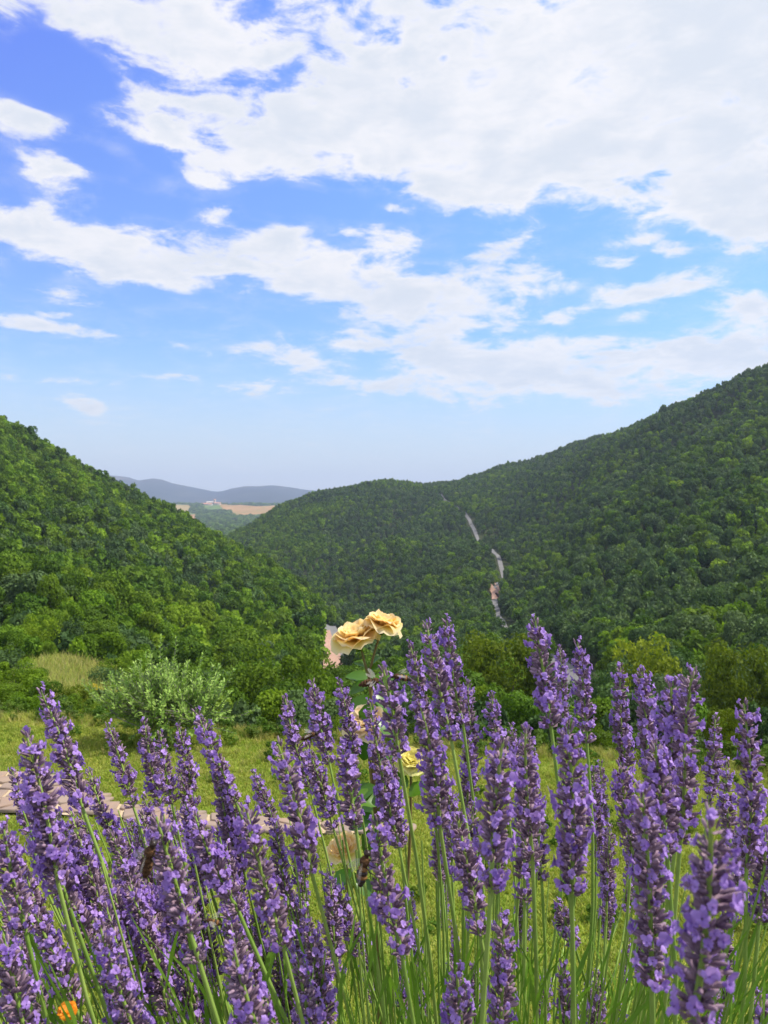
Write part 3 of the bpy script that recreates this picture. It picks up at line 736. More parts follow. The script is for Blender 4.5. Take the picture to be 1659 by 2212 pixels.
# ------------------------------------------------------------------ grass
def grass_mat(name, a, b, c):
    return mat_leaf(name, a, b, c, 0.35, rnd=0.9)
M['grass'] = grass_mat('grass_blade', (0.18, 0.29, 0.03), (0.32, 0.43, 0.06), (0.46, 0.42, 0.11))
M['drygrass'] = grass_mat('dry_grass_blade', (0.22, 0.25, 0.05), (0.42, 0.39, 0.13), (0.50, 0.42, 0.18))
def tuft(name, seed, nb, h, rad, mat, wd=0.004):
    r = np.random.RandomState(seed); V = []; Fq = []
    for i in range(nb):
        a = r.rand() * 6.28; q = rad * math.sqrt(r.rand()); x0, y0 = q * math.cos(a), q * math.sin(a)
        hh = h * (0.5 + r.rand() * .7); ln = hh * (0.15 + .6 * r.rand()); b = r.rand() * 6.28; w_ = wd * (0.7 + .6 * r.rand())
        nx_, ny_ = -math.sin(b) * w_, math.cos(b) * w_
        k = len(V)
        for t_, ws in ((0, 1), (.5, .9), (1, .15)):
            cx = x0 + math.cos(b) * ln * t_ * t_; cy = y0 + math.sin(b) * ln * t_ * t_; cz = hh * (t_ - .15 * t_ * t_)
            V += [(cx - nx_ * ws, cy - ny_ * ws, cz), (cx + nx_ * ws, cy + ny_ * ws, cz)]
        Fq += [(k, k + 1, k + 3, k + 2), (k + 2, k + 3, k + 5, k + 4)]
    return np_mesh(name, V, np.array(Fq), [mat], attrs={'tint': ('FACE', r.rand(len(Fq)))})
glib = bpy.data.collections.new('grass_tufts')
for i in range(4): glib.objects.link(bpy.data.objects.new('tuft_%02d' % i, tuft('tuft', 40 + i, 26, 0.034, 0.10, M['grass'], 0.0035)))
for i in range(4, 8): glib.objects.link(bpy.data.objects.new('tuft_%02d' % i, tuft('tuft', 40 + i, 22, 0.32, 0.14, M['drygrass'] if i > 5 else M['grass'], 0.006)))
PATH_C = [(-5.6, 9.95), (-4.6, 9.9), (-3.6, 9.45), (-2.6, 9.1), (-1.6, 8.9), (-0.7, 8.76), (0.1, 8.7)]
path_c = [Vector((a, b, 0)) for a, b in PATH_C]
def path_w(x): return np.interp(x, [-6, -4.3, -3.3, -0.9, -0.3], [0.75, 0.58, 0.18, 0.18, 0.12])
gp = nr.rand(26000, 2); gy_ = np.sqrt(3.6 ** 2 + gp[:, 1] * (14.2 ** 2 - 3.6 ** 2)); gx_ = (gp[:, 0] * 1.16 - 0.58) * gy_
k = (gy_ < edge_d(gx_ / gy_ * F + 829.5)) & ~((seg_dist(gx_, gy_, path_c) < path_w(gx_)) & (gx_ < 0.05))
gx_, gy_ = gx_[k], gy_[k]; n = len(gx_)
edge_ = edge_d(gx_ / gy_ * F + 829.5) - gy_
tall = (edge_ < 0.5) | ((edge_ < 2.6) & (nr.rand(n) < 0.10))
sc = np.where(tall, nr.uniform(.18, .45, n), nr.uniform(0.8, 1.5, n))
gr = scatter('grass', np.stack([gx_, gy_, lawn_z(gx_, gy_)], 1), np.stack([np.zeros(n), np.zeros(n), nr.rand(n) * 6.28], 1), np.stack([sc * 1.1, sc * 1.1, sc], 1),
             np.where(tall, nr.randint(4, 8, n), nr.randint(0, 4, n)), glib)
tag(gr, 'short sunlit lawn grass with a taller fringe at its edge', 'grass', kind='stuff')
# long dry grass of the clearing
n0 = 9000
X_ = nr.uniform(-60, 330, n0); d_ = nr.uniform(16, 62, n0); x_ = (X_ - 829.5) / F * d_
k = (clear_amount(x_, d_) > nr.rand(n0) * .5) | ((nr.rand(n0) < .02) & (d_ < 50) & (d_ > 30)); k2 = clear_amount(x_[k], d_[k]) > -1; x_, d_ = x_[k], d_[k]; n = len(x_)
dg = scatter('long_grass', np.stack([x_, d_, ground_z(x_, d_)], 1), np.stack([np.zeros(n), np.zeros(n), nr.rand(n) * 6.28], 1), np.stack([nr.uniform(1.8, 3.4, n)] * 3, 1), nr.randint(4, 8, n), glib)
tag(dg, 'long straw coloured grass in the clearing on the left slope', 'grass', kind='stuff')

# shrubs beside the clearing
def shrub(X, Yt, d, wpx, me, lab, cat='shrub'):
    x = (X - 829.5) / F * d; g0 = gz(x, d); top = CZ + (1106 - Yt) / F * d; Hh = max(top - g0, .6); wd = wpx * d / F
    t = empty('shrub', (x, d, g0 - .1), rng.random() * 6); tag(t, lab, cat, 'scrub left of the olive bush' if 'in the scrub' in lab else None)
    c = mobj('crown', me, t); c.scale = (wd * .55, wd * .55, Hh / 1.7)
    k = mobj('trunk', trunks[1], t); k.scale = (wd * .3, wd * .3, Hh / 2.4); k.location = (0, 0, Hh * .2)
shrub(30, 1425, 27, 130, big_kinds[0], 'rounded bright green shrub at the left edge above the lawn')
shrub(95, 1462, 24, 90, big_kinds[1], 'dark green shrub below the dry clearing, beside the tallest left lavender')
shrub(165, 1480, 23, 80, lime_c, 'olive green scrubby bush left of the olive shoots')
shrub(105, 1385, 50, 40, big_kinds[1], 'small dark bush standing alone in the dry clearing')
shrub(230, 1440, 36, 90, big_kinds[2], 'dark low bush right of the dry clearing')
for (X_b, Y_b, d_b, w_b, k_b) in [(-10, 1470, 20, 110, 1), (58, 1492, 18, 90, 0), (118, 1508, 17, 70, 2), (150, 1497, 21, 70, 1), (205, 1505, 18, 80, 0), (262, 1490, 20, 90, 1), (300, 1470, 26, 100, 2), (60, 1440, 33, 90, 1), (0, 1400, 40, 120, 2), (255, 1420, 45, 90, 0), (20, 1350, 52, 110, 1), (85, 1330, 56, 90, 0), (140, 1335, 58, 90, 2)]:
    shrub(X_b, Y_b, d_b, w_b, big_kinds[k_b], 'low leafy shrub in the scrub between the lawn and the dry clearing')
shrub(1300, 1575, 15.5, 60, big_kinds[0], 'bright green shrub at the lawn edge in the right gap of the lavender')
shrub(1240, 1590, 15.0, 60, big_kinds[0], 'small leafy shrub at the lawn edge below the grey road')
shrub(1560, 1530, 17.0, 90, lime_c, 'yellowish leafy shrub behind the right hand lavender stalks')
shrub(735, 1540, 17.5, 100, big_kinds[0], 'green shrub at the lawn edge behind the middle lavender')
M['broom'] = mat_leaf('broom_flower', (0.45, 0.36, 0.02), (0.60, 0.46, 0.03), (0.5, 0.4, 0.03), 0.2, objrand=False)
shrub(203, 1474, 30, 48, crown_mesh('crown', 411, 700, 0.05, M['broom'], lobes=7), 'yellow flowering broom bush beside the clearing', 'broom')

# ------------------------------------------------------------------ flagstone path
def flag_mat():
    m = bpy.data.materials.new('flagstone'); m.use_nodes = True; t = NT(m.node_tree)
    oi = t.node('ShaderNodeObjectInfo'); g = t.node('ShaderNodeNewGeometry').outputs['Position']
    n = t.noise(g, 9, 6, 0.65); n2 = t.noise(g, 2.2, 3, 0.5)
    a = t.mix(oi.outputs['Random'], (0.36, 0.235, 0.155, 1), (0.28, 0.205, 0.165, 1))
    a = t.mix(t.rng(n, 0.35, 0.7, 0, 0.7), a, (0.24, 0.19, 0.15, 1)); a = t.mix(t.rng(n2, 0.5, 0.7, 0, .4), a, (0.36, 0.28, 0.20, 1))
    p = t.node('ShaderNodeBsdfPrincipled'); t.l.new(a, p.inputs[0]); p.inputs['Roughness'].default_value = .85
    b = t.node('ShaderNodeBump'); b.inputs['Strength'].default_value = .5; b.inputs['Distance'].default_value = .01; t.l.new(n, b.inputs['Height']); t.l.new(b.outputs[0], p.inputs['Normal'])
    o = t.node('ShaderNodeOutputMaterial'); t.l.new(p.outputs[0], o.inputs[0]); return m
M['flag'] = flag_mat()
M['mortar'] = mat_plain('pale_mortar', (0.46, 0.34, 0.20), (0.58, 0.46, 0.30), 20, .95, tint=False)
vs = []; fs = []
cc = spline([(a, b) for a, b in PATH_C], 8)
for i, p in enumerate(cc):
    wv = float(path_w(p.x)) * (1 + 0.12 * math.sin(i * 1.7))
    for s in (-1, 1): vs.append((p.x, p.y + s * wv, 0.030))
fs = [(2 * i, 2 * i + 2, 2 * i + 3, 2 * i + 1) for i in range(len(cc) - 1)]
path = mobj('path', np_mesh('path', vs, np.array(fs), [M['mortar']])); tag(path, kind='structure')
def clip(poly, mid, nrm):
    out = []
    for i in range(len(poly)):
        a, b = poly[i], poly[(i + 1) % len(poly)]; da = (a - mid).dot(nrm); db = (b - mid).dot(nrm)
        if da <= 0: out.append(a)
        if (da < 0) != (db < 0): out.append(a + (b - a) * (da / (da - db)))
    return out
seeds = []
for _ in range(4000):
    x = rng.uniform(-5.8, 0.0); cy = min(cc, key=lambda q: abs(q.x - x)).y; wv = float(path_w(x))
    p = Vector((x, cy + rng.uniform(-wv, wv) * .93))
    if all((p - q).length > 0.22 for q in seeds): seeds.append(p)
for p in seeds:
    poly = [p + Vector((.36 * math.cos(a), .42 * math.sin(a))) for a in [k * math.pi / 5 for k in range(10)]]
    for q in seeds:
        dd = (q - p).length
        if 0 < dd < .9: poly = clip(poly, (p + q) / 2 - (q - p).normalized() * .022, (q - p).normalized())
        if len(poly) < 3: break
    cy_ = min(cc, key=lambda q: abs(q.x - p.x)).y; wv_ = float(path_w(p.x)) * (1 + .05 * math.sin(p.x * 9))
    if len(poly) >= 3: poly = clip(poly, Vector((p.x, cy_ + wv_)), Vector((0, 1)))
    if len(poly) >= 3: poly = clip(poly, Vector((p.x, cy_ - wv_)), Vector((0, -1)))
    if len(poly) < 3: continue
    n_ = len(poly); h0 = rng.uniform(0.048, 0.062)
    top = [(v_.x - p.x, v_.y - p.y) for v_ in poly]
    V = [(a * 1, b * 1, 0.02) for a, b in top] + [(a, b, h0 - .008) for a, b in top] + [(a * .93, b * .93, h0) for a, b in top]
    mb = MB()
    mb.add(V, [(i, (i + 1) % n_, n_ + (i + 1) % n_, n_ + i) for i in range(n_)] + [(n_ + i, n_ + (i + 1) % n_, 2 * n_ + (i + 1) % n_, 2 * n_ + i) for i in range(n_)])
    mb.add([V[2 * n_ + i] for i in range(n_)], [tuple(range(n_))])
    mobj('flagstone', mb.mesh('flagstone', [M['flag']], False), path, (p.x, p.y, 0))

# ------------------------------------------------------------------ olive bush
def olive(X, Yb, d):
    root = px(X, Yb, d); root.z = 0
    t = empty('olive_bush', root); tag(t, 'grey green olive bush with upright shoots on the far edge of the lawn', 'olive bush')
    r = random.Random(21); tr = MB(); leaves = MB(); lv = []; lf = []; lt = []
    tr.tube([(0, 0, 0), (.02, 0, .25), (0, .03, .5)], [.06, .05, .045], 8)
    m = d / F
    def shoot(p0, p1, bend, first, nleaf, br):
        pts = [p0.lerp(p1, k / 7) + bend * (math.sin(k / 7 * math.pi)) for k in range(8)]
        br.tube(pts, [.011 * (1 - k / 9) for k in range(8)], 4, cap=False)
        for k in range(nleaf):
            s = first + (1 - first) * (k + r.random() * .6) / nleaf; q = min(s * 7, 6.99); i = int(q); P_ = pts[i].lerp(pts[i + 1], q - i); ax = (pts[i + 1] - pts[i]).normalized()
            a = r.random() * 6.28; side = ax.orthogonal().normalized(); side.rotate(Matrix.Rotation(a, 3, ax))
            dirv = (ax * r.uniform(.5, 1.1) + side).normalized(); wv = dirv.cross(ax).normalized(); L_ = r.uniform(.045, .080); w_ = L_ * .19
            b0 = len(lv)
            lv.extend([P_, P_ + dirv * L_ * .5 + wv * w_, P_ + dirv * L_, P_ + dirv * L_ * .5 - wv * w_]); lf.append((b0, b0 + 1, b0 + 2, b0 + 3)); lt.append(r.random())
    limbs = []
    for k in range(11):
        a = k / 11 * 6.28 + r.uniform(-.2, .2); e = r.uniform(.3, .8); P1 = Vector((math.cos(a) * e * .8, math.sin(a) * e * .5, .28 + r.random() * .3)); limbs.append(P1)
        tr.tube([(0, .02, .35), P1 * .55 + Vector((0, 0, .12)), P1], [.03, .02, .012], 5)
    for k in range(260):
        P0 = r.choice(limbs) + Vector((r.uniform(-.15, .15), r.uniform(-.15, .15), r.uniform(-.1, .12)))
        a = r.random() * 6.28; e = r.random() ** .6
        tip = Vector((math.cos(a) * e * 1.02, math.sin(a) * e * .75, 0)); tip.z = (1.20 - .35 * e * e) * r.uniform(.70, 1.08)
        if r.random() < .22: tip.z = r.uniform(.1, .5); tip.x *= 1.1
        b = Vector((tip.x - P0.x, tip.y - P0.y, 0)) * .18 - Vector((0, 0, .06))
        shoot(P0, tip, b, .15, r.randint(44, 62), tr)
    base = px(X, Yb, d)
    for (sx, sy) in [(345, 1375), (375, 1378), (320, 1408), (180, 1470), (500, 1490), (555, 1530), (180, 1480), (430, 1420), (282, 1440), (240, 1455), (505, 1445), (480, 1430), (405, 1430), (300, 1425), (455, 1440), (333, 1400)]:
        q = px(sx, sy, d); tip = Vector((q.x - root.x, r.uniform(-.25, .25), q.z - 0))
        P0 = Vector((tip.x * .55, 0, max(.35, tip.z * .45))); shoot(P0, tip, Vector((tip.x * .05, 0, -.03)), .1, 80, tr)
    mobj('branches', tr.mesh('branches', [M['grey_bark']]), t)
    f = mobj('foliage', np_mesh('foliage', [tuple(v_) for v_ in lv], np.array(lf), [M['olive_leaf']], attrs={'tint': ('FACE', lt)}), t); f['kind'] = 'stuff'
olive(352, 1604, 12.1)

# low weeds along the lawn edge
wl = bpy.data.collections.new('weed_tufts')
M['weed'] = mat_leaf('weed_leaf', (0.06, 0.13, 0.015), (0.12, 0.22, 0.03), (0.16, 0.2, 0.04), .35, rnd=.6)
for i in range(3): wl.objects.link(bpy.data.objects.new('weed_%02d' % i, crown_mesh('weed', 500 + i, 160, .16, M['weed'], lobes=5)))
n = 520; X_ = nr.uniform(-80, 1750, n); e_ = edge_d(X_); y_ = np.where(nr.rand(n) < .5, e_ - nr.uniform(-.6, .5, n), nr.uniform(6.5, 13, n)); y_ = np.minimum(y_, e_ + .6); x_ = (X_ - 829.5) / F * y_
k = seg_dist(x_, y_, path_c) > 1.0; x_, y_ = x_[k], y_[k]; n = len(x_); s_ = nr.uniform(.05, .15, n)
we = scatter('weeds', np.stack([x_, y_, np.zeros(n)], 1), np.stack([np.zeros(n), np.zeros(n), nr.rand(n) * 6], 1), np.stack([s_, s_, s_ * .8], 1), nr.randint(0, 3, n), wl)
tag(we, 'low leafy weeds along the lawn edge', 'weeds', kind='stuff')

# ------------------------------------------------------------------ lavender
M['calyx'] = mat_plain('lavender_calyx', (0.042, 0.014, 0.048), (0.56, 0.38, 0.46), 300, .6, trans=.12, spec=.3)
M['petal'] = mat_plain('lavender_petal', (0.19, 0.085, 0.42), (0.66, 0.42, 0.88), 260, .5, trans=.35, spec=.25)
M['stem'] = mat_plain('lavender_stem', (0.15, 0.28, 0.03), (0.36, 0.48, 0.10), 60, .55, trans=.05, spec=.35)
M['lav_leaf'] = mat_leaf('lavender_leaf', (0.07, 0.18, 0.012), (0.22, 0.36, 0.05), (0.1, 0.2, 0.03), .3, objrand=False)

def basis(d):
    d = d.normalized(); a = d.orthogonal().normalized(); return d, a, d.cross(a)
def add_calyx(mb, p, d, L, r, tint):
    d, a, b = basis(d); sides = 6; vs = []
    prof = [(0, .35), (.25, .85), (.6, 1.0), (.9, .8), (1.0, .45)]
    for (t, k) in prof:
        for j in range(sides):
            q = 6.283 * j / sides; rr = r * k
            vs.append(p + d * (L * t) + (a * math.cos(q) + b * math.sin(q)) * rr)
    n = len(prof)
    mb.add(vs, [(i * sides + j, i * sides + (j + 1) % sides, (i + 1) * sides + (j + 1) % sides, (i + 1) * sides + j) for i in range(n - 1) for j in range(sides)], 0, tint)
    mb.add([vs[(n - 1) * sides + j] for j in range(sides)], [tuple(range(sides))], 0, tint)
def add_corolla(mb, p, d, s, r, tint):
    """two-lipped flower: two large upright lobes above, three small ones below"""
    d, a, b = basis(d)
    up = (Vector((0, 0, 1)) - d * d.z); up = up.normalized() if up.length > .1 else a
    rot = r.uniform(-.5, .5); a2 = up * math.cos(rot) + d.cross(up) * math.sin(rot); b2 = d.cross(a2)
    vs = []
    for t, k in ((0, .26), (1, .40)):
        for j in range(5):
            w_ = 6.283 * j / 5; vs.append(p + d * (s * .8 * t) + (a2 * math.cos(w_) + b2 * math.sin(w_)) * (s * k))
    mb.add(vs, [(j, (j + 1) % 5, 5 + (j + 1) % 5, 5 + j) for j in range(5)], 1, tint)
    c = p + d * (s * .75)
    for (w0, L0, W0, e0) in ((-.45, 1.35, .62, .75), (.45, 1.35, .62, .75), (-1.75, .8, .42, .2), (3.14, .9, .46, .1), (1.75, .8, .42, .2)):
        w_ = w0 + r.uniform(-.25, .25); u = a2 * math.cos(w_) + b2 * math.sin(w_); v = d.cross(u)
        e = e0 + r.uniform(-.35, .45); L = s * L0 * r.uniform(.7, 1.15); W_ = s * W0 * r.uniform(.75, 1.15)
        e1 = (u + d * e).normalized(); e2 = (u + d * (e - r.uniform(-.4, 1.3)) + v * r.uniform(-.4, .4)).normalized()
        m0 = c + u * s * .12; m1 = m0 + e1 * L * .55; m2 = m1 + e2 * L * .45
        mb.add([m0 - v * W_ * .35, m0 + v * W_ * .35, m1 - v * W_, m1 + d * s * r.uniform(-.05, .25), m1 + v * W_, m2 - v * W_ * .5, m2 + v * W_ * .7],
               [(0, 1, 3), (0, 3, 2), (1, 4, 3), (2, 3, 5), (3, 6, 5), (3, 4, 6)], 1, min(1, max(0, tint + r.uniform(-.3, .3))))
def whorl(seed, ncal, nflo, lobe=1.0, top=False):
    """one ring of calyces and open flowers, about 18 mm across and 11 mm high"""
    r = random.Random(seed); mb = MB()
    for i in range(ncal):
        a = 6.283 * (i + r.uniform(-.4, .4)) / ncal * (3.4 if ncal > 9 else 1); row = i % 3
        e = r.uniform(.25, 1.0) if not top else r.uniform(.9, 1.35)
        dv = Vector((math.cos(a) * math.cos(e), math.sin(a) * math.cos(e), math.sin(e)))
        p = Vector((math.cos(a), math.sin(a), 0)) * r.uniform(.0012, .0032) + Vector((0, 0, row * .0021 + r.uniform(-.001, .001)))
        L = r.uniform(.0044, .0062); add_calyx(mb, p, dv, L, r.uniform(.00070, .00108), r.random() ** 1.45)
        if i < nflo or r.random() < .06:
            add_corolla(mb, p + dv * L * .92, dv + Vector((0, 0, r.uniform(-.4, .1))), .0025 * r.uniform(.65, 1.2), r, r.uniform(.1, .95))
    # bracts under the ring
    for i in range(3):
        a = r.random() * 6.28; u = Vector((math.cos(a), math.sin(a), 0)); v = Vector((-math.sin(a), math.cos(a), 0)); p = u * .001 - Vector((0, 0, .0014))
        mb.add([p, p + u * .0028 + v * .0018, p + u * .0048 + Vector((0, 0, .002)), p + u * .0028 - v * .0018], [(0, 1, 2, 3)], 0, .8)
    return mb.mesh('whorl', [M['calyx'], M['petal']])
WH_OPEN = [whorl(600 + i, 26, 6 + i % 6) for i in range(9)]
WH_BUD = [whorl(640 + i, 25, 1 + i % 2) for i in range(5)]
WH_TOP = [whorl(660 + i, 7, 2 + i % 3, top=True) for i in range(4)]

BED = 2.74
def stalk(tip, base, wpx, label, group=None, d=None, open_=0.6, wide=None):
    d = d or 32.0 / wpx
    r = rng
    P1 = px(tip[0], tip[1], d * r.uniform(.98, 1.03)); P0 = px(base[0], base[1], d)
    root = Vector(((1000 + (base[0] - 1000) * .40 - 829.5) / F * (.42 + .35 * d) * 1.15 + r.uniform(-.03, .03), .40 + .42 * d + r.uniform(-.04, .04), BED))
    t = empty('lavender_stalk', root); tag(t, label, 'lavender', group)
    axis = P1 - P0; Ls = axis.length; dz_ = axis.normalized()
    # stem: leaves the spike along its axis and bends to the root
    c1 = P0 - dz_ * min(.25, (P0 - root).length * .45); c2 = root + Vector((0, 0, .18))
    pts = []
    for k in range(13):
        s = k / 12; pts.append((P0 * (1 - s) ** 3 + c1 * 3 * s * (1 - s) ** 2 + c2 * 3 * s * s * (1 - s) + root * s ** 3) - root)
    mb = MB(); tn = r.random(); mb.tube(pts, [.00105 + .00045 * k / 12 for k in range(13)], 6, 0, tn)
    mobj('stem', mb.mesh('stem', [M['stem']]), t)
    # spike axis (the rachis), with the rings of flowers as its pieces
    q = Vector((0, 0, 1)).rotation_difference(dz_)
    mb = MB(); bow = Vector((r.uniform(-1, 1), r.uniform(-1, 1), 0)) * Ls * .03
    axp = [Vector((0, 0, Ls * s)) + bow * math.sin(s * math.pi) for s in (0, .25, .5, .75, .97)]
    mb.tube(axp, [.0011, .0010, .0009, .0008, .0005], 5, 0, tn)
    sp = mobj('flower_spike', mb.mesh('flower_spike', [M['stem']]), t, P0 - root); sp.rotation_mode = 'QUATERNION'; sp.rotation_quaternion = q
    Rw = wpx * d / F / 2 / .0098
    N = max(3, int(round(Ls / (r.uniform(.0074, .0090) * Rw)))); gap = r.random() < .3
    for k in range(N):
        s = (k + (0.15 if k else 0)) / N
        if gap and k == 0: s = -0.05
        z = s * Ls + Ls * .01
        tw = k / max(1, N - 1)
        sc = Rw * (np.interp(tw, [0, .15, .55, .85, 1], [.86, 1.05, 1.0, .80, .60])) * r.uniform(.84, 1.10) * .97
        if k == N - 1: me = r.choice(WH_TOP); sc *= 1.12
        elif r.random() < open_: me = r.choice(WH_OPEN)
        else: me = r.choice(WH_BUD)
        o = mobj('whorl', me, sp, Vector((0, 0, z)) + bow * math.sin(max(0, s) * math.pi)); o.scale = (sc * 1.02, sc * 1.02, sc * r.uniform(.95, 1.15)); o.rotation_euler = (r.uniform(-.15, .15), r.uniform(-.15, .15), r.random() * 6.28)
    return t

STALKS = [
 ((85, 1485), (178, 1745), 66, 'leaning lavender stalk whose tip is the highest on the far left'),
 ((55, 1580), (125, 1905), 82, 'thick lavender stalk just left of the highest left one'),
 ((25, 1660), (62, 1800), 46, 'thin lavender stalk with the leftmost tip against the paving'),
 ((230, 1558), (288, 1742), 50, 'slim lavender stalk in front of the olive bush, leftmost of four'),
 ((310, 1552), (348, 1740), 52, 'lavender stalk rising before the middle of the olive bush'),
 ((345, 1575), (372, 1735), 48, 'short lavender stalk close against its twin below the olive bush'),
 ((384, 1562), (420, 1730), 46, 'narrow lavender stalk right of the close pair below the olive bush'),
 ((420, 1528), (505, 1722), 54, 'left leaning lavender stalk with its tip at the right side of the olive bush'),
 ((190, 1660), (300, 1900), 50, 'dark budded lavender stalk leaning behind the tallest left one'),
 ((335, 1755), (425, 2060), 96, 'broad lavender stalk carrying the dark bee on the left'),
 ((235, 1790), (335, 2055), 66, 'lavender stalk left of the one with the dark bee'),
 ((418, 1752), (515, 1968), 78, 'full lavender stalk in the centre left, right of the long bare stem'),
 ((528, 1730), (612, 2045), 86, 'long lavender stalk left of the paving gap'),
 ((545, 1660), (600, 1800), 40, 'small lavender stalk peeping between larger ones left of centre'),
 ((598, 1600), (672, 1880), 80, 'large bright lavender stalk beside the open gap left of centre'),
 ((615, 1503), (668, 1700), 46, 'thin lavender stalk standing against the dark trees left of centre'),
 ((675, 1468), (712, 1650), 50, 'lavender stalk left of the twin tips near the roses'),
 ((732, 1468), (765, 1660), 48, 'lavender stalk right beneath the peach rose'),
 ((738, 1605), (768, 1785), 68, 'blooming lavender stalk below the cream rose'),
 ((660, 1600), (720, 1790), 52, 'lavender stalk half hidden behind the bloom below the cream rose'),
 ((798, 1508), (862, 1830), 56, 'lavender stalk crossing in front of the cream rose'),
 ((825, 1432), (862, 1632), 74, 'deep violet lavender stalk just right of the rose stem'),
 ((885, 1388), (918, 1600), 50, 'pale tipped lavender stalk left of the central tall pair'),
 ((920, 1338), (975, 1600), 66, 'left one of the tall central pair of lavender stalks'),
 ((965, 1334), (1000, 1565), 54, 'right one of the tall central pair of lavender stalks'),
 ((905, 1512), (950, 1785), 78, 'dense lavender stalk in front of the tall central pair'),
 ((1010, 1468), (1022, 1690), 46, 'lavender stalk directly right of the tall central pair'),
 ((1062, 1493), (1086, 1660), 46, 'short lavender stalk before the olive green tree'),
 ((1088, 1590), (1062, 1905), 92, 'large purple lavender stalk in the middle of the picture, wider than its neighbours'),
 ((1104, 1562), (1112, 1680), 34, 'tiny lavender tip before the olive green tree'),
 ((1155, 1335), (1190, 1570), 68, 'tallest lavender stalk of the right half, pale tipped'),
 ((1135, 1565), (1150, 1845), 78, 'lavender stalk directly below the tallest right one'),
 ((1208, 1393), (1216, 1580), 38, 'slight lavender stalk over the grey road, right of the tallest one'),
 ((1246, 1380), (1268, 1605), 54, 'straight slim lavender stalk right of the grey road'),
 ((1225, 1555), (1235, 1930), 88, 'long lavender stalk below the grey road'),
 ((1296, 1640), (1298, 1880), 40, 'thin dark lavender stalk in the green gap right of the road'),
 ((1340, 1435), (1358, 1700), 50, 'lavender stalk with a brown tip left of the yellow green tree'),
 ((1384, 1440), (1400, 1650), 56, 'lavender stalk in front of the yellow green tree'),
 ((1448, 1460), (1440, 1690), 72, 'lavender stalk right of the yellow green tree'),
 ((1500, 1435), (1478, 1665), 74, 'bright tipped lavender stalk, highest of the right cluster'),
 ((1470, 1455), (1460, 1600), 40, 'short lavender stalk wedged inside the right cluster'),
 ((1415, 1600), (1440, 1830), 84, 'deep shaded lavender stalk in the middle of the right cluster'),
 ((1480, 1600), (1470, 1810), 78, 'violet lavender stalk low in the right cluster'),
 ((1545, 1548), (1530, 1740), 46, 'narrow lavender stalk right of the right cluster'),
 ((1605, 1508), (1612, 1880), 70, 'long lavender stalk near the right edge'),
 ((1570, 1640), (1580, 1840), 50, 'small lavender stalk beside the long one near the right edge'),
 ((1385, 1690), (1408, 2130), 104, 'very long lavender stalk low on the right, left of the nearest one'),
 ((1535, 1745), (1500, 2190), 142, 'nearest and widest lavender stalk, dark, in the lower right'),
 ((1652, 1790), (1640, 1990), 70, 'lavender stalk cut by the right edge'),
 ((1203, 1945), (1238, 2035), 52, 'short single ring lavender stalk low in the right middle'),
 ((1212, 2078), (1226, 2330), 62, 'blooming lavender tip at the bottom right of the middle'),
 ((1085, 1960), (1080, 2215), 80, 'lavender stalk rising from the bottom edge right of centre'),
 ((985, 2085), (1010, 2330), 86, 'lavender stalk with wide open florets at the bottom centre'),
 ((1640, 2130), (1650, 2330), 70, 'dark lavender tip in the bottom right corner'),
 ((812, 1755), (868, 2060), 84, 'large lavender stalk with a honeybee on its left side'),
 ((945, 1790), (955, 1900), 44, 'small lavender head between the big stalks in the centre'),
 ((985, 1755), (1035, 2005), 76, 'lavender stalk left of the widest middle one, lower down'),
 ((700, 1880), (775, 2060), 54, 'hazy lavender stalk in the lower left middle gap'),
 ((640, 2060), (700, 2330), 82, 'lavender stalk at the bottom edge, left of centre gap'),
 ((500, 2030), (600, 2330), 104, 'broad lavender stalk at the bottom edge in the lower left'),
 ((210, 1985), (325, 2330), 84, 'leaning lavender stalk with a bright bluish tip in the lower left'),
 ((70, 1960), (180, 2215), 76, 'lavender stalk in the lower left corner area, above the orange flower'),
 ((5, 1770), (55, 2010), 78, 'lavender stalk cut by the left edge at mid height'),
 ((5, 2010), (70, 2300), 88, 'lavender stalk in the bottom left corner'),
 ((110, 1860), (215, 2110), 64, 'lavender stalk behind the corner stalks on the lower left'),
 ((150, 1745), (228, 1990), 62, 'lavender stalk beneath the highest left one'),
 ((418, 1990), (460, 2150), 48, 'small lavender head in the green stems of the lower left'),
 ((598, 1870), (690, 2090), 50, 'slender lavender stalk under the bright one left of centre'),
 ((345, 1880), (440, 2110), 60, 'lavender stalk under the dark bee'),
 ((60, 1700), (150, 1960), 80, 'thick lavender stalk overlapping the left edge cluster'),
 ((1155, 1700), (1170, 1900), 56, 'shadowed lavender stalk behind the widest middle one'),
 ((870, 1960), (905, 2080), 34, 'dark dry looking lavender head behind the stalk with the honeybee'),
 ((1340, 1640), (1370, 1860), 60, 'lavender stalk on the left flank of the right cluster'),
]
for (tp, bs, wp, lab) in STALKS: stalk(tp, bs, wp, lab, open_=.68)
# further stalks in between, none of them set apart by anything
def extra(n, X0, X1, Y0, Y1, w0, w1, lean, where='deep in the bush'):
    for _ in range(n):
        X = rng.uniform(X0, X1); Y = rng.uniform(Y0, Y1); wp = rng.uniform(w0, w1); L = wp * rng.uniform(3.2, 4.4)
        ln = lean * (1 - X / 1000) + rng.uniform(-.06, .06)
        if Y > 1880 and 60 < X < 215: continue
        if Y < 1800 and (735 < X < 815 or 868 < X < 905): continue
        stalk((X, Y), (X + L * ln, Y + L), wp, 'half hidden lavender stalk ' + where, 'half hidden lavender stalks ' + where, open_=.45)
extra(26, 0, 720, 1860, 2150, 50, 74, .36, 'low in the dense bottom left of the bush')
extra(36, 0, 640, 1770, 2120, 44, 62, .38, 'in the crowded lower left of the bush')
extra(24, 0, 560, 1700, 1980, 38, 52, .36, 'in the left part of the bush below the paving')
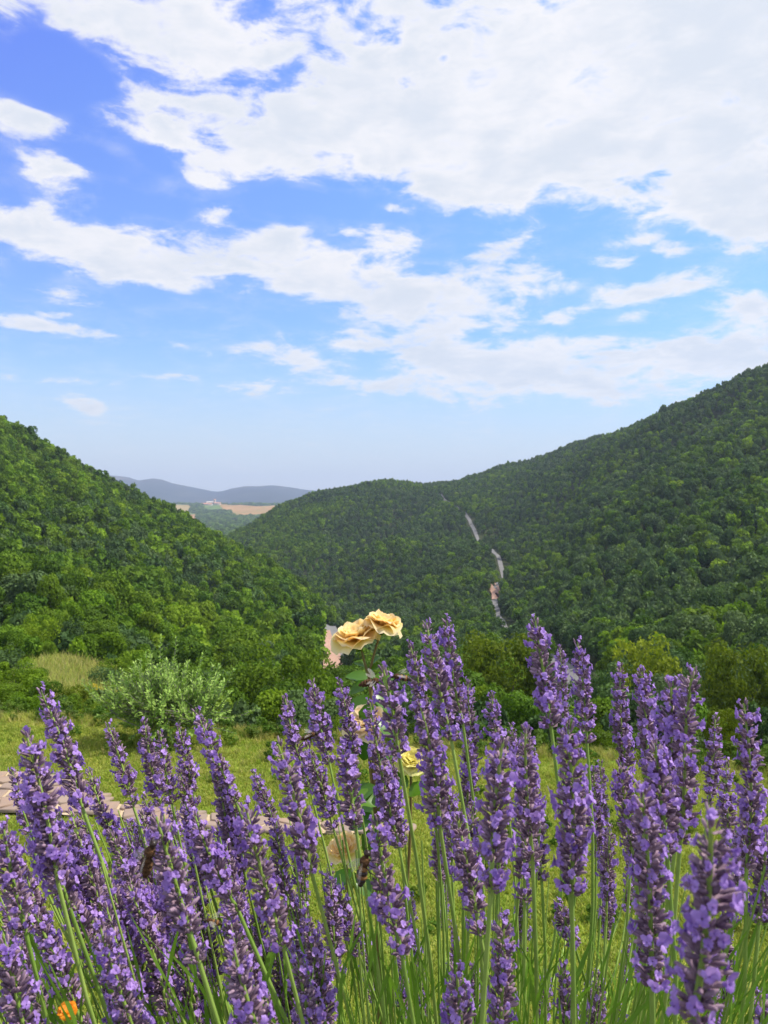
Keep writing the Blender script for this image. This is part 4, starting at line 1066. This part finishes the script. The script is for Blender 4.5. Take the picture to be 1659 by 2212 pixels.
extra(12, 640, 1000, 1860, 2150, 26, 38, .35, 'small and far among the stems left of the bottom centre')
extra(14, 1020, 1640, 1760, 2100, 24, 40, .25, 'small and far among the bare stems on the lower right')
extra(4, 1180, 1330, 1640, 1760, 34, 44, .1, 'in the gap below the grey road')
extra(9, 700, 1140, 1560, 1760, 46, 60, .3, 'just behind the tips around the roses')
extra(5, 1120, 1640, 1600, 1850, 48, 66, .15, 'behind the tips of the right hand cluster')
extra(10, 80, 640, 1640, 1800, 44, 58, .38, 'behind the left tips below the olive bush')
extra(4, 900, 1659, 1950, 2180, 44, 66, .15, 'near the bottom edge on the right')

# leaves and bare stems at the foot of the bush
lv = []; lf = []; lt = []; r = random.Random(33)
mb = MB()
for k in range(190):
    u = r.uniform(-.62, .60); d = r.uniform(.42, .88); bx_ = (u * .42 + .05) * d * 1.2; root = Vector((bx_, d * .6 + .25, BED))
    top = Vector((u * d, d, CZ + d * r.uniform(-.66, -.36)))
    c = (root + top) / 2 + Vector((-(u) * .02, 0, .02))
    pts = [root * (1 - s) ** 2 + c * 2 * s * (1 - s) + top * s * s for s in [i / 8 for i in range(9)]]
    mb.tube(pts, [.0010 - .0004 * i / 8 for i in range(9)], 5, 0, r.random(), cap=False)
for k in range(3600):
    u = r.uniform(-.62, .60); d = r.uniform(.38, .90); y0 = d; z0 = CZ - d * r.uniform(.60, 1.0)
    if z0 < BED: z0 = BED + r.random() * .1
    P0 = Vector((u * d, y0, z0)); lean = Vector((u * .9 + r.uniform(-.35, .35), r.uniform(-.3, .3), 1)).normalized(); L = r.uniform(.025, .065); w_ = r.uniform(.0007, .0014)
    sd_ = lean.cross(Vector((r.uniform(-1, 1), 1, 0))).normalized(); bend = Vector((r.uniform(-1, 1), r.uniform(-1, 1), 0)) * L * .15
    b0 = len(lv); lv.extend([P0, P0 + lean * L * .5 + sd_ * w_ + bend, P0 + lean * L + bend * 2.4, P0 + lean * L * .5 - sd_ * w_ + bend]); lf.append((b0, b0 + 1, b0 + 2, b0 + 3)); lt.append(r.random())
mb.add(lv, lf, 1, .5)
lav = mobj('lavender_foliage', mb.mesh('lavender_foliage', [M['stem'], M['lav_leaf']])); tag(lav, 'narrow green leaves and bare stems at the foot of the lavender', 'foliage', kind='stuff')

# ------------------------------------------------------------------ roses
def petal_mat():
    m = bpy.data.materials.new('rose_petal'); m.use_nodes = True; t = NT(m.node_tree)
    at = t.node('ShaderNodeAttribute', attribute_name='tint'); rad = t.node('ShaderNodeAttribute', attribute_name='along')
    oi = t.node('ShaderNodeObjectInfo')
    col = t.mix(rad.outputs['Fac'], (0.99, 0.70, 0.12, 1), (0.99, 0.88, 0.48, 1))
    col = t.mix(t.math('MULTIPLY', oi.outputs['Random'], .55), col, (0.99, 0.74, 0.42, 1))
    col = t.mix(t.rng(rad.outputs['Fac'], .8, 1.0, 0, .5), col, (0.99, 0.86, 0.70, 1))
    p = t.node('ShaderNodeBsdfPrincipled'); t.l.new(col, p.inputs[0]); p.inputs['Roughness'].default_value = .5; p.inputs['Specular IOR Level'].default_value = .2
    tr = t.node('ShaderNodeBsdfTranslucent'); t.l.new(t.mix(1.0, col, (1, .90, .62, 1), 'MULTIPLY'), tr.inputs[0])
    mx = t.node('ShaderNodeMixShader'); mx.inputs[0].default_value = .52; t.l.new(p.outputs[0], mx.inputs[1]); t.l.new(tr.outputs[0], mx.inputs[2])
    o = t.node('ShaderNodeOutputMaterial'); t.l.new(mx.outputs[0], o.inputs[0]); return m
M['rose'] = petal_mat()
M['cream'] = mat_plain('cream_petal', (0.90, 0.72, 0.42), (0.94, 0.80, 0.62), 30, .5, trans=.4)
M['yellowp'] = mat_plain('pale_yellow_petal', (0.88, 0.80, 0.25), (0.92, 0.86, 0.42), 30, .5, trans=.4)
M['orange'] = mat_plain('orange_petal', (0.90, 0.26, 0.01), (0.95, 0.55, 0.03), 90, .5, trans=.35)
M['rose_leaf'] = mat_leaf('rose_leaf', (0.04, 0.13, 0.008), (0.09, 0.20, 0.012), (0.05, 0.1, 0.02), .3, objrand=False, rough=.35, spec=.5)
M['cane'] = mat_plain('rose_cane', (0.13, 0.15, 0.03), (0.24, 0.13, 0.05), 50, .5)
def petal(seed, L, Wd, cup, curl, mat):
    """a ruffled petal growing from the origin along +x/+z"""
    r = random.Random(seed); n, m = 7, 9; V = []; al = []
    ph = r.random() * 6
    for i in range(n):
        s = i / (n - 1)
        for j in range(m):
            t = j / (m - 1) * 2 - 1
            wv = Wd * (math.sin(math.pi * min(1, 0.08 + 0.62 * s)) ** .8) * t
            ang = cup * (1 - s * 1.05) + curl * s * s
            ruf = .07 * L * s * s * math.sin(t * 7 + ph) + .04 * L * s * s * math.sin(t * 15 + ph * 2)
            x = L * s * math.cos(ang) - .25 * wv * wv / Wd * (1 - s); z = L * s * math.sin(ang) + ruf + .35 * wv * wv / Wd * math.cos(ang)
            x += (-.28 * L * t * t + .04 * L * math.sin(t * 9 + ph)) * s
            V.append((x, wv, z)); al.append(s)
    f = [(i * m + j, i * m + j + 1, (i + 1) * m + j + 1, (i + 1) * m + j) for i in range(n - 1) for j in range(m - 1)]
    return np_mesh('petal', V, np.array(f), [mat], attrs={'along': ('POINT', al)}, smooth=True)
def rose_flower(parent, P, axis, size, mat, name='rose_flower', rings=((5, 1.0, .35), (6, .88, .75), (6, .70, 1.05), (5, .50, 1.25), (4, .34, 1.4)), seed=0, label=None):
    mb = MB(); mb.blob((0, 0, -.004), (size * .11, size * .11, size * .16), seg=8, rings=5)
    for k in range(5):
        a = k * 1.2566; u = Vector((math.cos(a), math.sin(a), 0)); v = Vector((-math.sin(a), math.cos(a), 0))
        mb.add([u * size * .08 - v * size * .05, u * size * .08 + v * size * .05, u * size * .42 - Vector((0, 0, size * .12))], [(0, 1, 2)])
    fl = mobj(name, mb.mesh(name, [M['rose_leaf']]), parent, P); fl.rotation_mode = 'QUATERNION'; fl.rotation_quaternion = Vector((0, 0, 1)).rotation_difference(Vector(axis).normalized())
    if label: fl['label'] = label
    r = random.Random(seed)
    for ri, (n, k, cup) in enumerate(rings):
        for j in range(n):
            L = size * .56 * k * r.uniform(.92, 1.1)
            o = mobj('petal', petal(seed * 100 + ri * 10 + j, L, L * .80, cup + .35 + r.uniform(-.12, .12), cup - .35 * (1 - ri * .15) + r.uniform(-.2, .2), mat), fl, (0, 0, size * .03 * ri))
            o.rotation_euler = (0, 0, 6.283 * (j + .5 * (ri % 2) + r.uniform(-.12, .12)) / n)
    return fl
D = 1.15
rroot = Vector(((800 - 829.5) / F * D, 1.25, lawn_z(np.array(0.), np.array(1.25)).item()))
rb = empty('rose_bush', rroot); tag(rb, 'rose bush with peach and pale yellow blooms behind the middle lavender', 'rose bush')
def rp(X, Y, d=D): return px(X, Y, d) - rroot
heads = [((772, 1388), (-.20, -.22, 1), .067, M['rose'], 1, 'large open peach yellow bloom, left of the top pair'),
         ((826, 1356), (.22, -.10, 1), .051, M['rose'], 2, 'ruffled peach orange bloom, right and highest of the top pair'),
         ((792, 1572), (-.2, -.45, 1), .060, M['cream'], 3, 'cream peach bloom behind the lavender tips'),
         ((888, 1650), (.1, -.5, 1), .044, M['yellowp'], 4, 'pale yellow bloom behind the bare stems'),
         ((745, 1838), (-.3, -.4, 1), .046, M['rose'], 5, 'peach bloom low among the stems')]
for (p_, ax, s_, m_, sd0, lb) in heads: rose_flower(rb, rp(*p_), ax, s_, m_, seed=sd0, label=lb)
def cane(pts, r0, r1):
    c = spline([tuple(p) for p in pts], 6); mb = MB(); n_ = len(c); mb.tube(c, [r0 + (r1 - r0) * i / (n_ - 1) for i in range(n_)], 6, 0, .5)
    mobj('cane', mb.mesh('cane', [M['cane']]), rb)
cane([rp(822, 2500), rp(815, 1800), rp(805, 1600), rp(803, 1520), rp(797, 1460)], .005, .0026)
cane([(0, 0, 0), rp(822, 2500)], .007, .005)
cane([rp(797, 1462), rp(786, 1425), rp(780, 1396)], .0024, .0016)
cane([rp(797, 1462), rp(806, 1420), rp(822, 1366)], .0024, .0013)
cane([rp(815, 1800), rp(800, 1660), rp(792, 1590)], .003, .002)
cane([rp(830, 2300), rp(880, 1900), rp(888, 1665)], .003, .002)
cane([rp(800, 2300), rp(760, 2000), rp(747, 1855)], .003, .002)
def rleaf(P, dirv, L):
    L = L * .72
    dirv = Vector(dirv).normalized(); sd1 = dirv.cross(Vector((0, -.5, 1))).normalized(); up = sd1.cross(dirv); n = 7; V = []
    for i in range(n):
        s = i / (n - 1); wv = L * .34 * math.sin(math.pi * min(1, s * .93 + .04)) ** .8 * (1 + .12 * (i % 2)); dr = -up * L * .25 * s * s
        for t in (-1, 0, 1): V.append(P + dirv * L * s + sd1 * wv * t + dr + up * abs(t) * wv * .3)
    f = [(3 * i + j, 3 * i + j + 1, 3 * i + 4 + j, 3 * i + 3 + j) for i in range(n - 1) for j in range(2)]
    me = np_mesh('leaf', V, np.array(f), [M['rose_leaf']], attrs={'tint': ('FACE', [rng.random()] * len(f))}, smooth=True)
    mobj('leaf', me, rb)
for (X, Y, a, L) in [(800, 1470, 160, .050), (800, 1475, 195, .045), (802, 1475, 20, .045), (802, 1500, -30, .055), (800, 1505, 215, .060), (803, 1520, 250, .055), (797, 1450, 40, .030), (790, 1440, 150, .026), (803, 1435, 60, .024), (812, 1560, 330, .05),
                     (815, 1640, 20, .05), (812, 1700, 200, .06), (815, 1740, 150, .06), (816, 1745, 215, .065), (818, 1760, 30, .05), (818, 1790, 240, .065), (850, 1720, 80, .04), (880, 1700, 130, .045), (885, 1720, 40, .045), (760, 1880, 210, .05), (765, 1900, 330, .05), (790, 1600, 260, .04), (815, 1770, 190, .06)]:
    rleaf(rp(X, Y, D + rng.uniform(-.03, .03)), (math.cos(R(a)), rng.uniform(-.5, .3), math.sin(R(a))), L)

# orange flower low on the left
of = px(146, 2182, .40); oroot = Vector((of.x, .43, BED)); ot = empty('orange_flower', oroot)
tag(ot, 'small bright orange flower low between the lavender in the bottom left', 'flower')
mb = MB(); mb.tube([(0, 0, 0), (.005, 0, (of.z - BED) * .5), of - oroot], [.002, .0018, .0015], 6); mobj('stem', mb.mesh('stem', [M['stem']]), ot)
rose_flower(ot, of - oroot, (.1, -.6, 1), .0085, M['orange'], name='flower_head', rings=((6, 1.0, .2), (5, .6, .8)), seed=9)

# ------------------------------------------------------------------ bees
M['bee_fur'] = mat_plain('bee_fur', (0.05, 0.022, 0.010), (0.20, 0.10, 0.035), 900, .9, bump=.6, tint=False)
M['bee_dark'] = mat_plain('bee_dark', (0.015, 0.01, 0.008), (0.05, 0.03, 0.02), 300, .35, tint=False)
M['bee_band'] = mat_plain('bee_band', (0.20, 0.09, 0.02), (0.26, 0.13, 0.04), 300, .6, tint=False)
def wing_mat():
    m = bpy.data.materials.new('bee_wing'); m.use_nodes = True; t = NT(m.node_tree)
    p = t.node('ShaderNodeBsdfPrincipled'); p.inputs[0].default_value = (.55, .50, .42, 1); p.inputs['Roughness'].default_value = .25; p.inputs['Alpha'].default_value = .28
    o = t.node('ShaderNodeOutputMaterial'); t.l.new(p.outputs[0], o.inputs[0]); return m
M['wing'] = wing_mat()
def bee(P, heading, label, s=1.0, furry=False, spread=.5, up=(0, -1, 0.2)):
    t = empty('bee', P); tag(t, label, 'bee')
    x = Vector(heading).normalized(); z = (Vector(up) - x * Vector(up).dot(x)).normalized(); y = z.cross(x)
    t.rotation_mode = 'QUATERNION'; t.rotation_quaternion = Matrix((x, y, z)).transposed().to_quaternion(); t.scale = (s, s, s)
    mb = MB(); rx = Matrix.Rotation(R(90), 3, 'Y')
    mb.blob((.0015, 0, 0), (.0023, .0023, .0026), rx, 12, 8, 0)
    mb.blob((.0052, 0, -.0003), (.0017, .0018, .0014), rx, 10, 6, 1)
    for k in range(5):
        xx_ = -.0018 - k * .0017; rr = [.0022, .0026, .0026, .0021, .0012][k]; mb.blob((xx_, 0, -.0002 * k), (rr, rr, .0014), rx, 12, 6, 2 if k in (0, 1, 2) and furry is False and k % 2 == 0 else (0 if furry else 1))
    mobj('body', mb.mesh('body', [M['bee_fur'], M['bee_dark'], M['bee_band']]), t)
    for sgn in (-1, 1):
        for (L, wd_, a, xo) in ((.0095, .0030, .25 + spread, .0018), (.0065, .0022, .05 + spread * .8, .0005)):
            mb = MB(); V = [(xo, sgn * .0012, .0018)]
            for q in range(9):
                w_ = math.pi * 2 * q / 9; lx = L * .5 * (1 - math.cos(w_)); ly = wd_ * .5 * math.sin(w_); X_ = -lx * math.cos(a) ; Y_ = lx * math.sin(a)
                V.append((xo + X_ + ly * math.sin(a), sgn * (.0012 + Y_ + ly * math.cos(a)), .0018 + lx * .22))
            mb.add(V, [(0, 1 + q, 1 + (q + 1) % 9) for q in range(9)]); mobj('wing', mb.mesh('wing', [M['wing']]), t)
        for k in range(3):
            mb = MB(); xo = .0028 - k * .0016; mb.tube([(xo, sgn * .001, -.001), (xo + (.001 - .001 * k), sgn * .0036, -.0018), (xo + (.0012 - .0018 * k), sgn * .0042, -.0050)], [.0004, .00035, .00018], 4)
            mobj('leg', mb.mesh('leg', [M['bee_dark']]), t)
        mb = MB(); mb.tube([(.0062, sgn * .0006, .0006), (.0078, sgn * .0012, .0014), (.0092, sgn * .0018, .0006)], [.0002, .00018, .00015], 4); mobj('antenna', mb.mesh('antenna', [M['bee_dark']]), t)
bee(px(786, 1868, .365), (.25, 0, 1), 'brown honeybee clinging to the left of the lower centre lavender', 1.05, up=(-1, -.4, 0))
bee(px(322, 1848, .318), (.3, -.1, 1), 'dark bee feeding on the broad lavender of the lower left', 1.0, True, up=(-1, -.5, 0))
bee(px(457, 1990, .38), (-.9, 0, .2), 'small black bee beside a bare stem in the lower left', .55, up=(0, -.6, 1))
bee(px(672, 1588, .60), (.9, 0, .35), 'golden bee at the left of the lavender under the peach rose', .85, True, up=(-.3, -.3, 1))
bee(px(862, 1462, .43), (-1, 0, .15), 'brown bee between the deep violet and the pale tipped lavender', .7, up=(0, -.3, 1))
bee(px(806, 1472, .52), (1, 0, .2), 'winged bee hovering in front of the rose stem', 1.0, True, .9, up=(-.2, -.5, 1))

# ------------------------------------------------------------------ haze
mb = MB(); x0, x1, y0, y1, z0, z1 = -5800, 4800, -60, 9200, -320, 420
mb.add([(x0, y0, z0), (x1, y0, z0), (x1, y1, z0), (x0, y1, z0), (x0, y0, z1), (x1, y0, z1), (x1, y1, z1), (x0, y1, z1)],
       [(0, 3, 2, 1), (4, 5, 6, 7), (0, 1, 5, 4), (1, 2, 6, 5), (2, 3, 7, 6), (3, 0, 4, 7)])
hm = bpy.data.materials.new('haze'); hm.use_nodes = True; t = NT(hm.node_tree)
pv = t.node('ShaderNodeVolumePrincipled'); pv.inputs['Color'].default_value = (.66, .77, 1, 1); pv.inputs['Density'].default_value = 0.00015; pv.inputs['Anisotropy'].default_value = 0.1
o = t.node('ShaderNodeOutputMaterial'); t.l.new(pv.outputs[0], o.inputs['Volume'])
hz = mobj('haze', mb.mesh('haze', [hm], False)); tag(hz, 'pale summer haze over the valley', 'haze', kind='stuff')
